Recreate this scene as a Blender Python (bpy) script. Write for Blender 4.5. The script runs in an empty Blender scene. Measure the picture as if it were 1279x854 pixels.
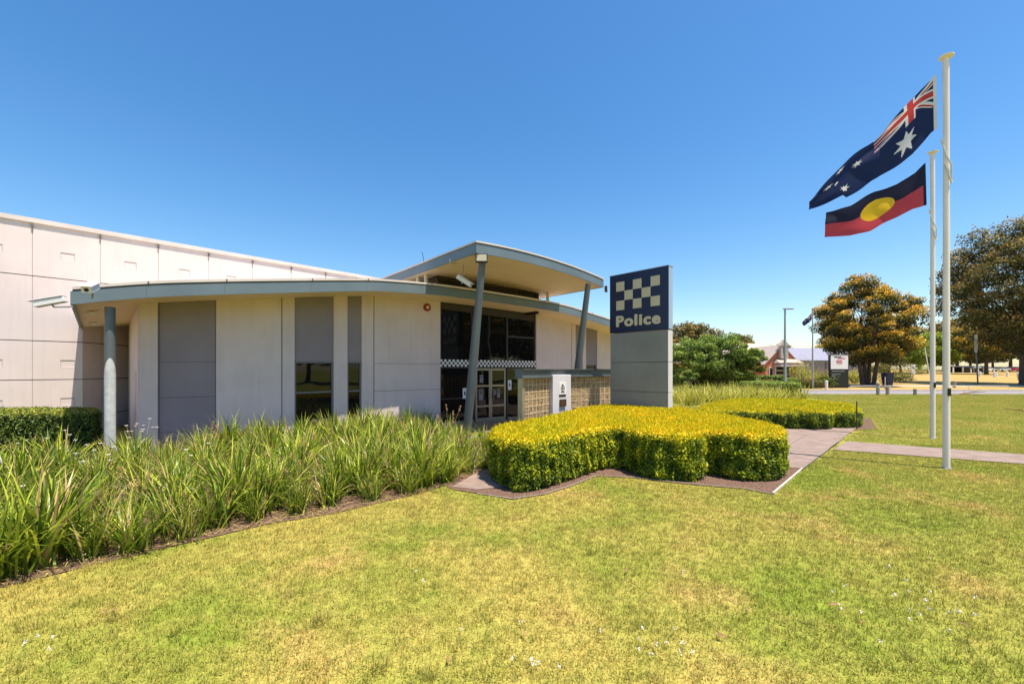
import bpy, math, random
import numpy as np
from mathutils import Vector, noise
random.seed(7); rng = np.random.default_rng(7)
S = bpy.context.scene; COL = S.collection
F = 520.0; CX = 639.5; HY = 461.0; H = 2.1
def W(x, y, D): return Vector(((x-CX)/F*D, D, H+(HY-y)/F*D))
def G(x, y):
    D = H*F/(y-HY); return Vector(((x-CX)/F*D, D))
def gz(Y): return 0.0 if Y < 42 else min(1.95, (Y-42)*0.015)

# ------------------------------------------------------------ materials
MATS = {}
def newmat(name):
    m = bpy.data.materials.new(name); m.use_nodes = True; MATS[name] = m
    nt = m.node_tree; return m, nt, nt.nodes['Principled BSDF']
def N(nt, t, **kw):
    n = nt.nodes.new(t)
    for k, v in kw.items():
        if k in n.inputs: n.inputs[k].default_value = v
        else: setattr(n, k, v)
    return n
def ramp(nt, fac, stops):
    r = nt.nodes.new('ShaderNodeValToRGB'); e = r.color_ramp.elements
    while len(e) < len(stops): e.new(0.5)
    for i, (p, c) in enumerate(stops): e[i].position = p; e[i].color = (*c, 1)
    nt.links.new(fac, r.inputs[0]); return r.outputs[0]
def mix(nt, fac, a, b, bt='MIX'):
    n = nt.nodes.new('ShaderNodeMix'); n.data_type = 'RGBA'; n.blend_type = bt
    for s, v in ((n.inputs[0], fac), (n.inputs[6], a), (n.inputs[7], b)):
        if isinstance(v, (int, float)): s.default_value = v
        elif isinstance(v, tuple): s.default_value = (*v, 1)
        else: nt.links.new(v, s)
    return n.outputs[2]
def paint(name, c, rough=.6, var=.08, metal=0, scale=1.2, bump=.15, fine=90, spec=.4, streak=0.0):
    m, nt, b = newmat(name); g = N(nt, 'ShaderNodeNewGeometry')
    n1 = N(nt, 'ShaderNodeTexNoise', Scale=scale, Detail=6.0, Roughness=.6); nt.links.new(g.outputs['Position'], n1.inputs['Vector'])
    dk = tuple(x*(1-var*2) for x in c); lt = tuple(min(1, x*(1+var)) for x in c)
    col = ramp(nt, n1.outputs[0], [(.3, dk), (.7, lt)])
    if streak:
        mp = N(nt, 'ShaderNodeMapping'); mp.inputs['Scale'].default_value = (5, 5, .35); nt.links.new(g.outputs['Position'], mp.inputs[0])
        n3 = N(nt, 'ShaderNodeTexNoise', Scale=1.6, Detail=5.0); nt.links.new(mp.outputs[0], n3.inputs['Vector'])
        f = ramp(nt, n3.outputs[0], [(.5, (0, 0, 0)), (.75, (streak,)*3)])
        col = mix(nt, f, col, tuple(x*.55 for x in c))
    nt.links.new(col, b.inputs['Base Color'])
    b.inputs['Roughness'].default_value = rough; b.inputs['Metallic'].default_value = metal
    b.inputs['Specular IOR Level'].default_value = spec
    if bump:
        n2 = N(nt, 'ShaderNodeTexNoise', Scale=fine, Detail=3.0); nt.links.new(g.outputs['Position'], n2.inputs['Vector'])
        bp = N(nt, 'ShaderNodeBump', Strength=bump, Distance=.01); nt.links.new(n2.outputs[0], bp.inputs['Height']); nt.links.new(bp.outputs[0], b.inputs['Normal'])
    return m
M = {}
M['wall'] = paint('wall_paint', (.69, .565, .54), .75, .04, streak=.15)
M['hall'] = paint('hall_paint', (.72, .61, .575), .75, .03, streak=.12)
M['joint'] = paint('joint_dark', (.13, .12, .12), .8, .1)
M['colsteel'] = paint('column_steel', (.27, .29, .30), .5, .08, scale=5, streak=.1)
M['pale_steel'] = paint('weathered_sunlit_steel', (.56, .57, .55), .5, .12, scale=7, streak=.35)  # weathering plus painted sunlight for the lower part of the left column
M['jlight'] = paint('joint_light', (.45, .39, .365), .8, .05)
M['panel'] = paint('dark_panel', (.27, .225, .245), .65, .05, streak=.1)
M['fascia'] = paint('fascia_metal', (.15, .195, .22), .45, .06, metal=.1, bump=.03)
M['steel'] = paint('steel_blue', (.125, .145, .155), .5, .08, metal=.2, bump=.05)
M['galv'] = paint('galvanised', (.36, .38, .38), .5, .12, metal=.3, scale=12)
M['cream'] = paint('soffit_cream', (.86, .68, .47), .7, .03, bump=.04)
M['flash'] = paint('roof_flashing', (.66, .58, .53), .5, .05, bump=.04)
M['brown'] = paint('clerestory_brown', (.035, .018, .014), .35, .2, bump=.05)
M['frame'] = paint('frame_dark', (.045, .04, .042), .4, .1, bump=0)
M['wframe'] = paint('window_frame_grey', (.17, .165, .175), .4, .1, bump=0)
M['alu'] = paint('door_frame_aluminium', (.42, .36, .27), .35, .1, metal=.5, bump=0)
M['white'] = paint('white_paint', (.78, .76, .75), .4, .03, bump=.03)
M['pole'] = paint('pole_white', (.80, .71, .67), .4, .03, bump=.02)
M['black'] = paint('black_gloss', (.012, .013, .015), .3, .2, bump=0)
M['navy'] = paint('sign_navy', (.008, .014, .058), .3, .1, bump=0)
M['gold'] = paint('sign_cream', (.62, .54, .36), .5, .03, bump=0)
M['signgrey'] = paint('sign_grey', (.26, .26, .235), .6, .07, streak=.1)
M['signside'] = paint('sign_side', (.40, .50, .62), .35, .05, metal=.3, bump=0)
M['signedge'] = paint('sign_edge_sunlit', (.60, .58, .55), .6, .05)
M['mortar'] = paint('block_mortar', (.66, .50, .30), .8, .08)
M['pillar'] = paint('pillar_white', (.62, .60, .64), .7, .03)
M['bronze'] = paint('bronze_plate', (.12, .075, .045), .4, .1, metal=.5, bump=0)
M['red'] = paint('red_lamp', (.30, .04, .02), .3, .1, bump=0)
M['beige'] = paint('camera_beige', (.60, .53, .40), .4, .04, bump=0)
M['brick'] = paint('brick_orange', (.62, .22, .11), .8, .12, scale=6)
M['rooftile'] = paint('roof_pale', (.50, .40, .34), .7, .06)
M['roofmauve'] = paint('roof_mauve', (.24, .24, .31), .7, .05)
M['timber'] = paint('weathered_timber', (.33, .29, .25), .85, .2, scale=8)
M['rope'] = paint('rope_white', (.6, .56, .48), .8, .05, bump=0)
M['bark'] = paint('tree_bark', (.14, .095, .07), .9, .3, scale=6, bump=.5, fine=20)
M['rubber'] = paint('tyre_black', (.02, .02, .02), .8, .2, bump=0)
M['concrete'] = paint('path_concrete', (.27, .195, .16), .85, .13, scale=3, bump=.4, fine=120)
M['kerb'] = paint('kerb_concrete', (.50, .46, .43), .85, .1, scale=3)
M['asphalt'] = paint('road_asphalt', (.26, .235, .245), .9, .12, scale=1.5, bump=.4)
M['bin'] = paint('bin_blue', (.02, .025, .07), .5, .1, bump=0)
M['dirt'] = paint('bare_dirt', (.34, .20, .12), .95, .2, scale=5, bump=.6, fine=60)

def glass(name, c=(.006, .006, .007), rough=.02, ior=1.42):
    m, nt, b = newmat(name)
    b.inputs['Base Color'].default_value = (*c, 1); b.inputs['Roughness'].default_value = rough; b.inputs['IOR'].default_value = ior
    g = N(nt, 'ShaderNodeNewGeometry'); n = N(nt, 'ShaderNodeTexNoise', Scale=1.3, Detail=1.0); nt.links.new(g.outputs['Position'], n.inputs['Vector'])
    bp = N(nt, 'ShaderNodeBump', Strength=.06, Distance=.05); nt.links.new(n.outputs[0], bp.inputs['Height']); nt.links.new(bp.outputs[0], b.inputs['Normal'])
    return m
M['glass'] = glass('window_glass'); 
def blockmat():
    m, nt, b = newmat('glass_block'); g = N(nt, 'ShaderNodeNewGeometry')
    n = N(nt, 'ShaderNodeTexNoise', Scale=14.0, Detail=3.0); nt.links.new(g.outputs['Position'], n.inputs['Vector'])
    c = ramp(nt, n.outputs[0], [(.3, (.14, .09, .05)), (.5, (.36, .25, .14)), (.75, (.60, .46, .28))]); nt.links.new(c, b.inputs['Base Color'])
    b.inputs['Roughness'].default_value = .12
    bp = N(nt, 'ShaderNodeBump', Strength=.8, Distance=.03); nt.links.new(n.outputs[0], bp.inputs['Height']); nt.links.new(bp.outputs[0], b.inputs['Normal'])
    return m
M['block'] = blockmat()

def grassground(name, green, dry, bare, blade=False):
    m, nt, b = newmat(name); g = N(nt, 'ShaderNodeNewGeometry'); P = g.outputs['Position']
    def nz(s, d=5.0, r=.6):
        n = N(nt, 'ShaderNodeTexNoise', Scale=s, Detail=d, Roughness=r); nt.links.new(P, n.inputs['Vector']); return n.outputs[0]
    c = mix(nt, ramp(nt, nz(.42), [(.36, (0,)*3), (.55, (1,)*3)]), green, dry)
    c = mix(nt, ramp(nt, nz(1.9), [(.45, (0,)*3), (.72, (.55,)*3)]), c, dry)
    sx = N(nt, 'ShaderNodeSeparateXYZ'); nt.links.new(P, sx.inputs[0]); mr = N(nt, 'ShaderNodeMapRange'); mr.inputs[1].default_value = 1.2; mr.inputs[2].default_value = 4.5; mr.inputs[4].default_value = .45; nt.links.new(sx.outputs[0], mr.inputs[0])
    if name != 'dry_field': c = mix(nt, mr.outputs[0], c, green)
    c = mix(nt, ramp(nt, nz(.8, 3.0), [(.54, (0,)*3), (.72, (.75,)*3)]), c, bare)
    c = mix(nt, ramp(nt, nz(9, 4.0), [(.3, (.5,)*3), (.56, (0,)*3)]), c, tuple(x*.4 for x in green))
    if blade:
        a = N(nt, 'ShaderNodeAttribute', attribute_name='rnd')
        c = mix(nt, ramp(nt, a.outputs['Fac'], [(.0, (.8,)*3), (.35, (0,)*3)]), c, tuple(x*1.3 for x in dry))
        c = mix(nt, ramp(nt, a.outputs['Fac'], [(.65, (0,)*3), (1, (.9,)*3)]), c, tuple(x*.5 for x in green))
        b.inputs['Roughness'].default_value = .6; b.inputs['Specular IOR Level'].default_value = .25
        tr = N(nt, 'ShaderNodeBsdfTranslucent'); nt.links.new(c, tr.inputs[0]); nt.links.new(c, b.inputs['Base Color'])
        ms = N(nt, 'ShaderNodeMixShader', Fac=.3); nt.links.new(b.outputs[0], ms.inputs[1]); nt.links.new(tr.outputs[0], ms.inputs[2])
        nt.links.new(ms.outputs[0], nt.nodes['Material Output'].inputs[0])
    else:
        c = mix(nt, ramp(nt, nz(60, 2.0), [(.35, (.45,)*3), (.6, (0,)*3)]), c, tuple(x*.5 for x in green))
        nt.links.new(c, b.inputs['Base Color']); b.inputs['Roughness'].default_value = .95; b.inputs['Specular IOR Level'].default_value = .1
        bp = N(nt, 'ShaderNodeBump', Strength=.6, Distance=.03); nt.links.new(nz(45, 4.0), bp.inputs['Height']); nt.links.new(bp.outputs[0], b.inputs['Normal'])
    return m
GR, DR, BA = (.25, .315, .036), (.52, .42, .105), (.62, .40, .155)
M['lawn'] = grassground('lawn', tuple(x*.95 for x in GR), tuple(x*.95 for x in DR), BA)
M['blade'] = grassground('lawn_blades', GR, DR, BA, True)
M['dry'] = grassground('dry_field', (.40, .29, .08), (.50, .33, .13), (.52, .30, .13))
def mulch():
    m, nt, b = newmat('bark_mulch'); g = N(nt, 'ShaderNodeNewGeometry')
    v = N(nt, 'ShaderNodeTexVoronoi', Scale=38.0); nt.links.new(g.outputs['Position'], v.inputs['Vector'])
    n = N(nt, 'ShaderNodeTexNoise', Scale=3.0, Detail=4.0); nt.links.new(g.outputs['Position'], n.inputs['Vector'])
    c = ramp(nt, v.outputs['Color'], [(0, (.04, .024, .018)), (.5, (.15, .075, .045)), (1, (.36, .22, .14))])
    c = mix(nt, n.outputs[0], c, (.18, .105, .075)); nt.links.new(c, b.inputs['Base Color']); b.inputs['Roughness'].default_value = .95
    bp = N(nt, 'ShaderNodeBump', Strength=1.0, Distance=.03); nt.links.new(v.outputs['Distance'], bp.inputs['Height']); nt.links.new(bp.outputs[0], b.inputs['Normal'])
    return m
M['mulch'] = mulch()

def leafmat(name, stops, trans=.3, rough=.5, attr='tint'):
    m, nt, b = newmat(name); a = N(nt, 'ShaderNodeAttribute', attribute_name=attr); r = N(nt, 'ShaderNodeAttribute', attribute_name='rnd')
    c = ramp(nt, a.outputs['Fac'], stops)
    v = ramp(nt, r.outputs['Fac'], [(0, (.55,)*3), (1, (1.35,)*3)])
    v = N(nt, 'ShaderNodeMath', operation='MULTIPLY_ADD'); v.inputs[1].default_value = .8; v.inputs[2].default_value = .6; nt.links.new(r.outputs['Fac'], v.inputs[0])
    vm = N(nt, 'ShaderNodeVectorMath', operation='SCALE'); nt.links.new(c, vm.inputs[0]); nt.links.new(v.outputs[0], vm.inputs['Scale']); c = vm.outputs[0]
    nt.links.new(c, b.inputs['Base Color']); b.inputs['Roughness'].default_value = rough; b.inputs['Specular IOR Level'].default_value = .3
    tr = N(nt, 'ShaderNodeBsdfTranslucent'); nt.links.new(c, tr.inputs[0])
    ms = N(nt, 'ShaderNodeMixShader', Fac=trans); nt.links.new(b.outputs[0], ms.inputs[1]); nt.links.new(tr.outputs[0], ms.inputs[2])
    nt.links.new(ms.outputs[0], nt.nodes['Material Output'].inputs[0]); return m
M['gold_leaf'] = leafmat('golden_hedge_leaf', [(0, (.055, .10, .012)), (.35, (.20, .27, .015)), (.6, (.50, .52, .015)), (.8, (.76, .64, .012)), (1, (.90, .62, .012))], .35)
M['hedge_leaf'] = leafmat('green_hedge_leaf', [(0, (.03, .06, .01)), (.6, (.12, .19, .022)), (1, (.42, .38, .05))], .2)
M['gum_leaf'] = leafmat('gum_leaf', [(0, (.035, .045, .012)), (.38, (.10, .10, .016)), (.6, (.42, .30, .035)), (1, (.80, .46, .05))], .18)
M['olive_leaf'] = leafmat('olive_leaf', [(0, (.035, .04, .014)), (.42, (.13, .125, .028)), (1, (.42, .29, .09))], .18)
M['green_leaf'] = leafmat('bright_leaf', [(0, (.04, .08, .014)), (.5, (.17, .25, .03)), (1, (.34, .42, .08))], .25)
M['lime_leaf'] = leafmat('lime_leaf', [(0, (.10, .16, .02)), (1, (.42, .48, .05))], .3)
M['strap'] = leafmat('strap_leaf', [(0, (.035, .075, .010)), (.4, (.17, .26, .022)), (.8, (.54, .56, .055)), (.9, (.55, .46, .16)), (1, (.46, .28, .13))], .3, .35)
M['reed'] = leafmat('reed_leaf', [(0, (.18, .22, .02)), (.6, (.50, .47, .07)), (1, (.62, .52, .14))], .3)
M['seed'] = leafmat('seed_head', [(0, (.42, .24, .10)), (1, (.62, .42, .22))], .2, .8)
M['petal'] = paint('petal_white', (.74, .66, .56), .7, .05, bump=0)
M['flower'] = leafmat('flower_orange', [(0, (.5, .16, .03)), (1, (.75, .4, .1))], .2, .8)
M['core'] = paint('hedge_core', (.015, .022, .006), .9, .3, scale=10)
M['coreg'] = paint('hedge_core_gold', (.03, .035, .006), .9, .3, scale=10)
M['dead'] = paint('dead_leaf', (.30, .16, .09), .8, .3, bump=0)

# ------------------------------------------------------------ mesh helpers
class MB:
    def __init__(s): s.v = []; s.f = []; s.mi = []
    def face(s, pts, mi=0):
        o = len(s.v); s.v += [tuple(p) for p in pts]; s.f.append(tuple(range(o, o+len(pts)))); s.mi.append(mi)
    def hexa(s, b, t, mi=0):          # b,t : 4 points each, same order (ccw from above)
        o = len(s.v); s.v += [tuple(p) for p in b]+[tuple(p) for p in t]
        n = len(b); s.f.append(tuple(o+i for i in reversed(range(n)))); s.f.append(tuple(o+n+i for i in range(n)))
        for i in range(n): j = (i+1) % n; s.f.append((o+i, o+j, o+n+j, o+n+i))
        s.mi += [mi]*(n+2)
    def box(s, c, d, rz=0, mi=0):
        ca, sa = math.cos(rz), math.sin(rz); hx, hy, hz = d[0]/2, d[1]/2, d[2]/2
        q = [(c[0]+a*hx*ca-b*hy*sa, c[1]+a*hx*sa+b*hy*ca) for a, b in ((-1, -1), (1, -1), (1, 1), (-1, 1))]
        s.hexa([(x, y, c[2]-hz) for x, y in q], [(x, y, c[2]+hz) for x, y in q], mi)
    def slab(s, pa, pb, z0, z1, t, inward, off=0, z1b=None, z0b=None, mi=0):
        # vertical slab between plan points pa,pb ; t thick in direction 'inward'
        z1b = z1 if z1b is None else z1b; z0b = z0 if z0b is None else z0b
        i = Vector(inward[:2]); a = Vector(pa[:2])+i*off; b = Vector(pb[:2])+i*off; c = b+i*t; d = a+i*t
        s.hexa([(*a, z0), (*b, z0b), (*c, z0b), (*d, z0)], [(*a, z1), (*b, z1b), (*c, z1b), (*d, z1)], mi)
    def tube(s, pts, rad, n=8, mi=0, cap=True):
        pts = [Vector(p) for p in pts]; o = len(s.v); k = len(pts)
        if not hasattr(rad, '__len__'): rad = [rad]*k
        for i, p in enumerate(pts):
            t = (pts[min(i+1, k-1)]-pts[max(i-1, 0)]).normalized()
            a = t.cross(Vector((0, 0, 1)) if abs(t.z) < .9 else Vector((1, 0, 0))).normalized(); b = t.cross(a)
            for j in range(n):
                an = 2*math.pi*j/n; s.v.append(tuple(p+(a*math.cos(an)+b*math.sin(an))*rad[i]))
        for i in range(k-1):
            for j in range(n):
                j2 = (j+1) % n; s.f.append((o+i*n+j, o+i*n+j2, o+(i+1)*n+j2, o+(i+1)*n+j)); s.mi.append(mi)
        if cap: s.f.append(tuple(o+j for j in reversed(range(n)))); s.f.append(tuple(o+(k-1)*n+j for j in range(n))); s.mi += [mi, mi]
    def build(s, name, mats, parent=None, smooth=False, bevel=0):
        me = bpy.data.meshes.new(name); me.from_pydata(s.v, [], s.f)
        if not isinstance(mats, (list, tuple)): mats = [mats]
        for m in mats: me.materials.append(m)
        me.polygons.foreach_set('material_index', s.mi)
        if smooth: me.polygons.foreach_set('use_smooth', [True]*len(s.f))
        me.update(); o = bpy.data.objects.new(name, me); COL.objects.link(o)
        if smooth:
            bmfix(me)
        if parent: o.parent = parent
        if bevel:
            b = o.modifiers.new('bevel', 'BEVEL'); b.width = bevel; b.segments = 2; b.limit_method = 'ANGLE'
        return o
def bmfix(me):
    import bmesh
    bm = bmesh.new(); bm.from_mesh(me)
    for e in bm.edges:
        if len(e.link_faces) == 2 and e.calc_face_angle(0) > .7: e.smooth = False
    bm.to_mesh(me); bm.free()
def tag(o, label, cat, group=None):
    o['label'] = label; o['category'] = cat
    if group: o['group'] = group
    return o
def empty(name, loc, label, cat, group=None, rz=0):
    o = bpy.data.objects.new(name, None); COL.objects.link(o); o.location = loc; o.rotation_euler.z = rz
    o.empty_display_size = .3
    return tag(o, label, cat, group)
def struct(o): o['kind'] = 'structure'; return o
def dup(root, loc=None, rz=None, label=None, sc=None):
    c = root.copy(); COL.objects.link(c)
    if loc is not None: c.location = loc
    if rz is not None: c.rotation_euler.z = rz
    if sc is not None: c.scale = (sc, sc, sc) if not hasattr(sc, '__len__') else sc
    if label: c['label'] = label
    for ch in root.children:
        d = ch.copy(); COL.objects.link(d); d.parent = c
        for gch in ch.children:
            e = gch.copy(); COL.objects.link(e); e.parent = d
    return c
def npmesh(name, V, Fc, mat, attrs=None, parent=None, smooth=False):
    me = bpy.data.meshes.new(name); k = Fc.shape[1]; nf = len(Fc)
    me.vertices.add(len(V)); me.vertices.foreach_set('co', V.astype(np.float32).ravel())
    me.loops.add(nf*k); me.loops.foreach_set('vertex_index', Fc.astype(np.int32).ravel())
    me.polygons.add(nf); me.polygons.foreach_set('loop_start', (np.arange(nf)*k).astype(np.int32))
    try: me.polygons.foreach_set('loop_total', np.full(nf, k, np.int32))
    except Exception: pass
    me.update(calc_edges=True)
    for kk, a in (attrs or {}).items():
        at = me.attributes.new(kk, 'FLOAT', 'FACE'); at.data.foreach_set('value', np.asarray(a, np.float32))
    me.materials.append(mat)
    if smooth: me.polygons.foreach_set('use_smooth', np.ones(nf, bool))
    o = bpy.data.objects.new(name, me); COL.objects.link(o)
    if parent: o.parent = parent
    return o
def leaves(C, L, Wd, bias=None, bw=0.0):
    n = len(C); nrm = rng.normal(size=(n, 3))
    if bias is not None: nrm = nrm/np.linalg.norm(nrm, axis=1)[:, None]+bias*bw
    nrm /= np.linalg.norm(nrm, axis=1)[:, None]
    t = rng.normal(size=(n, 3)); t -= (t*nrm).sum(1)[:, None]*nrm; t /= np.linalg.norm(t, axis=1)[:, None]
    b = np.cross(nrm, t); L = (L*rng.uniform(.7, 1.3, n))[:, None]; Wd = (Wd*rng.uniform(.7, 1.3, n))[:, None]
    V = np.stack([C-t*L/2, C+b*Wd/2+nrm*Wd*.15, C+t*L/2, C-b*Wd/2+nrm*Wd*.15], 1).reshape(-1, 3)
    return V, np.arange(n*4).reshape(-1, 4)
def snoise(P, s=1.0, seed=0):
    r = np.random.default_rng(seed); v = 0
    for i in range(5):
        k = r.normal(size=P.shape[1])*s*(1+i*.6); v = v+np.sin(P@k+r.uniform(0, 6.28))/(1+i*.4)
    return v/3.0

# ------------------------------------------------------------ ground
def sheet(name, poly, z, mat, kind='structure'):
    m = MB(); m.face([(p[0], p[1], z) for p in poly]); o = m.build(name, mat); o['kind'] = kind; return o
def strip(name, x0, x1, y0, y1, dz, mat):
    ys = sorted(set([y0, y1]+[y for y in (42, 172) if y0 < y < y1])); m = MB()
    for a, b in zip(ys[:-1], ys[1:]): m.face([(x0, a, gz(a)+dz), (x1, a, gz(a)+dz), (x1, b, gz(b)+dz), (x0, b, gz(b)+dz)])
    o = m.build(name, mat); return struct(o)
strip('ground', -900, 900, -300, 2500, -.004, M['lawn'])
strip('dry_field', -60, 500, 41.2, 170, .006, M['dry'])
strip('road', -60, 500, 34.9, 40.0, .004, M['asphalt'])
strip('verge', -60, 500, 40.18, 41.2, .004, M['dirt'])
m = MB(); m.box((220, 40.08, .05), (560, .16, .14)); struct(m.build('kerb', M['kerb']))
strip('far_path', 18, 500, 48.5, 50.4, .012, M['kerb'])
# bed and paths (plan polygons)
hedge1 = [(-.45, 7.95), (.05, 7.02), (.45, 7.1), (1.95, 8.8), (2.35, 8.75), (2.6, 7.88), (3.5, 7.68), (3.85, 8.4), (4.25, 7.75), (5.0, 7.75), (5.6, 8.45), (5.75, 9.6), (5.55, 11.4), (5.35, 12.7), (4.6, 13.7), (3.2, 14.1), (2.2, 13.0), (1.3, 11.3), (.35, 9.8), (-.35, 8.9)]
hedge2 = [(7.0, 15.4), (9.0, 14.7), (10.8, 14.3), (11.25, 14.6), (11.4, 14.95), (11.7, 14.7), (12.5, 14.9), (13.3, 15.9), (14.6, 17.8), (14.6, 20), (13.4, 21.3), (11.2, 21), (9.2, 19), (7.4, 16.6)]
mulch1 = [G(545, 602), G(567, 612), G(600, 617), G(640, 624), G(680, 618), G(715, 607), G(745, 595), G(790, 597), G(830, 602), G(880, 607), G(930, 611), G(965, 618), G(1003, 586), (6.6, 10.4), (6.2, 14), (4.6, 14.6), (2.4, 14.2), (.4, 11), (.2, 12.6), (-.8, 13), (-1.6, 11), (-.9, 9.2), (-1.8, 8.6)]
front = [(-9, .4), (-5.6, 3.35), (-4.95, 3.95), (-4.5, 4.45), (-3.9, 5.05), (-3.3, 5.65), (-2.6, 6.05), (-1.75, 6.85), (-1.2, 7.5), (-.72, 8.4)]
bed = front+[(-.42, 9.1), (-.7, 10.6), (-2.2, 12.6), (-3.2, 14.2), (-10.5, 10.6), (-12.5, 10.5), (-18.5, 12.0), (-18.5, .4)]
sheet('garden_bed', bed, .008, M['mulch']); sheet('hedge_bed', mulch1, .012, M['mulch'])
sheet('second_hedge_bed', [(7, 15.0), (11, 14.0), (12.8, 14.6), (15.2, 17.6), (15.2, 21.2), (10.8, 21.8)], .010, M['mulch'])
mainpath = [(6.15, 8.75), (11.9, 14.45), (14.0, 16.6), (13.2, 17.2), (10.5, 15.6), (6.9, 16.6), (1.6, 20.5), (-2.2, 16.8), (3.0, 15.2), (5.2, 11.2), (4.6, 9.0)]
m = MB(); m.face([(p[0], p[1], .022) for p in [G(1003, 586), (11.9, 14.45), (13.9, 16.5), (12.5, 16.5), (10.6, 15.3), (6.9, 16.8), (2.0, 20.6), (-1.6, 17.6), (-2.6, 15.0), (-.6, 13.6), (1.0, 13.0), (2.5, 14.4), (4.7, 14.8), (6.0, 13.6), (5.95, 9.6), (5.5, 8.9)]])
struct(m.build('path', M['concrete']))
m = MB(); m.face([(p[0], p[1], .018) for p in [G(1058, 551.5), G(1279, 568), (15.5, 8.0), (14.2, 7.15), G(1279, 580), G(1040, 562)]]); struct(m.build('side_path', M['concrete']))
m = MB(); m.face([(p[0], p[1], .018) for p in [G(565, 608.5), G(590, 594), G(614, 583), (.3, 9.2), (.2, 7.5), G(596, 612)]]); struct(m.build('stepping_path', M['concrete']))
# path joints (dark gaps) and timber edging
m = MB()
def line(a, b, w, z):
    a = Vector(a); b = Vector(b); t = (b-a).normalized(); n = Vector((-t.y, t.x))*w/2
    m.face([(*(a-n), z), (*(b-n), z), (*(b+n), z), (*(a+n), z)])
line(G(983, 558), G(1008, 543.5), .018, .026); line(G(1001, 588), G(1050, 550.5), .02, .027)
line(G(983, 564), G(1026, 565.5), .016, .026); line((8.3, 15.4), (11.3, 13.9), .016, .026); line((9.45, 12.0), (8.35, 10.95), .018, .027)
struct(m.build('path_joints', M['joint']))
def edging(pts, w=.035, h=.045, z=0.0):
    mm = MB()
    for a, b in zip(pts[:-1], pts[1:]):
        a = Vector(a[:2]); b = Vector(b[:2]); t = (b-a).normalized(); mm.slab(a, b+t*.01, z, h, w, Vector((-t.y, t.x)))
    return mm
tag(edging([G(967, 617), G(1003, 586)], .03, .03).build('garden_edging', M['kerb']), 'pale straight timber edging strip between red mulch and lawn beside the path', 'garden edging')
tag(edging([G(596, 617), G(640, 623.5), G(680, 617.5), G(715, 606.5), G(745, 594.5), G(790, 596.5), G(830, 601), G(880, 606), G(930, 610.5), G(965, 617.5)], .018, .018).build('garden_edging', M['timber']), 'thin dark curved edging along the lawn in front of the golden cross-shaped hedge', 'garden edging')

# ------------------------------------------------------------ POLICE STATION
ps = empty('police_station', (-6, 13, 0), 'low cream police station with arched grey-edged roof and raised entry canopy', 'building')
hall = empty('hall_building', (-14, 15, 0), 'tall pale panelled hall with square joints rising behind the left of the police station', 'building')
def under(o, p):
    o.parent = p; o.matrix_parent_inverse = p.matrix_basis.inverted()
    return o
bpy.context.view_layer.update()
def part(mb, name, mats, root=ps, parent=None, **k):
    o = mb.build(name, mats, **k)
    if parent is None:
        o.parent = root; o.location = -root.location if root.rotation_euler.z == 0 else o.location
    else: o.parent = parent
    return o
nodes = [(173, 10.2, 1.53), (197, 10.42, 1.64), (270, 11.0, 1.83), (352, 11.85, 2.04), (417, 12.8, 2.24), (467, 13.6, 2.36), (550, 15.2, 2.46), (670, 18.1, 2.38), (715, 19.5, 2.14), (765, 21.2, 1.74), (812, 23.0, 1.25)]
NP = [Vector(((x-CX)/F*D, D)) for x, D, z in nodes]
def fac(x):
    i = 0
    while i < len(nodes)-2 and x > nodes[i+1][0]: i += 1
    a, b = NP[i], NP[i+1]; r = (x-CX)/F; d = b-a
    t = (r*a.y-a.x)/(d.x-r*d.y); p = a+d*t; dn = d.normalized()
    return p, Vector((-dn.y, dn.x)), H+nodes[i][2]*(1-t)+nodes[i+1][2]*t
# walls
wl = MB(); wr2 = MB()
def wseg(mb, x0, x1, z0=0.0, z1=None, off=0.0, t=.25, mi=0, g=.0):
    p, n, za = fac(x0+.001); q, n2, zb = fac(x1-.001)
    d = (q-p).normalized(); nn = Vector((-d.y, d.x)); p = p+d*g; q = q-d*g
    mb.slab(p, q, z0, (za+.12) if z1 is None else z1, t, nn, off, (zb+.12) if z1 is None else z1, None, mi)
    return p, q, nn, za, zb
def joints(mb, x0, x1, zs, off, mi=1, w=.012):
    p, n, _ = fac(x0+.001); q, _, _ = fac(x1-.001); d = (q-p).normalized(); nn = Vector((-d.y, d.x))
    for z in zs: mb.slab(p+d*.01, q-d*.01, z-w/2, z+w/2, .004, nn, off-.0025, mi=mi)
JZ = (2.29, 1.38, .5)
spans = [(173, 197), (197, 270), (270, 352), (352, 368), (417, 434), (452, 467), (467, 550), (670, 714), (714, 719), (728, 732), (746, 812)]
nodex = [n[0] for n in nodes]
def split(x0, x1): 
    c = [x0]+[x for x in nodex if x0 < x < x1]+[x1]; return list(zip(c[:-1], c[1:]))
for x0, x1 in spans:
    if (x0, x1) == (197, 270): continue
    for a, b in split(x0, x1): wseg(wl if x0 < 600 else wr2, a, b, g=0)
    if (x0, x1) in ((467, 550),): joints(wl, x0, x1, JZ, 0)
    if (x0, x1) in ((670, 714),): joints(wr2, x0, x1, JZ[1:], 0)
for xg in (352, 467, 714, 764):
    p, n, z = fac(xg); d = Vector((n.y, -n.x)); (wl if xg < 600 else wr2).slab(p-d*.012, p+d*.012, 0, z+.1, .004, n, -.003, mi=1)
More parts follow.
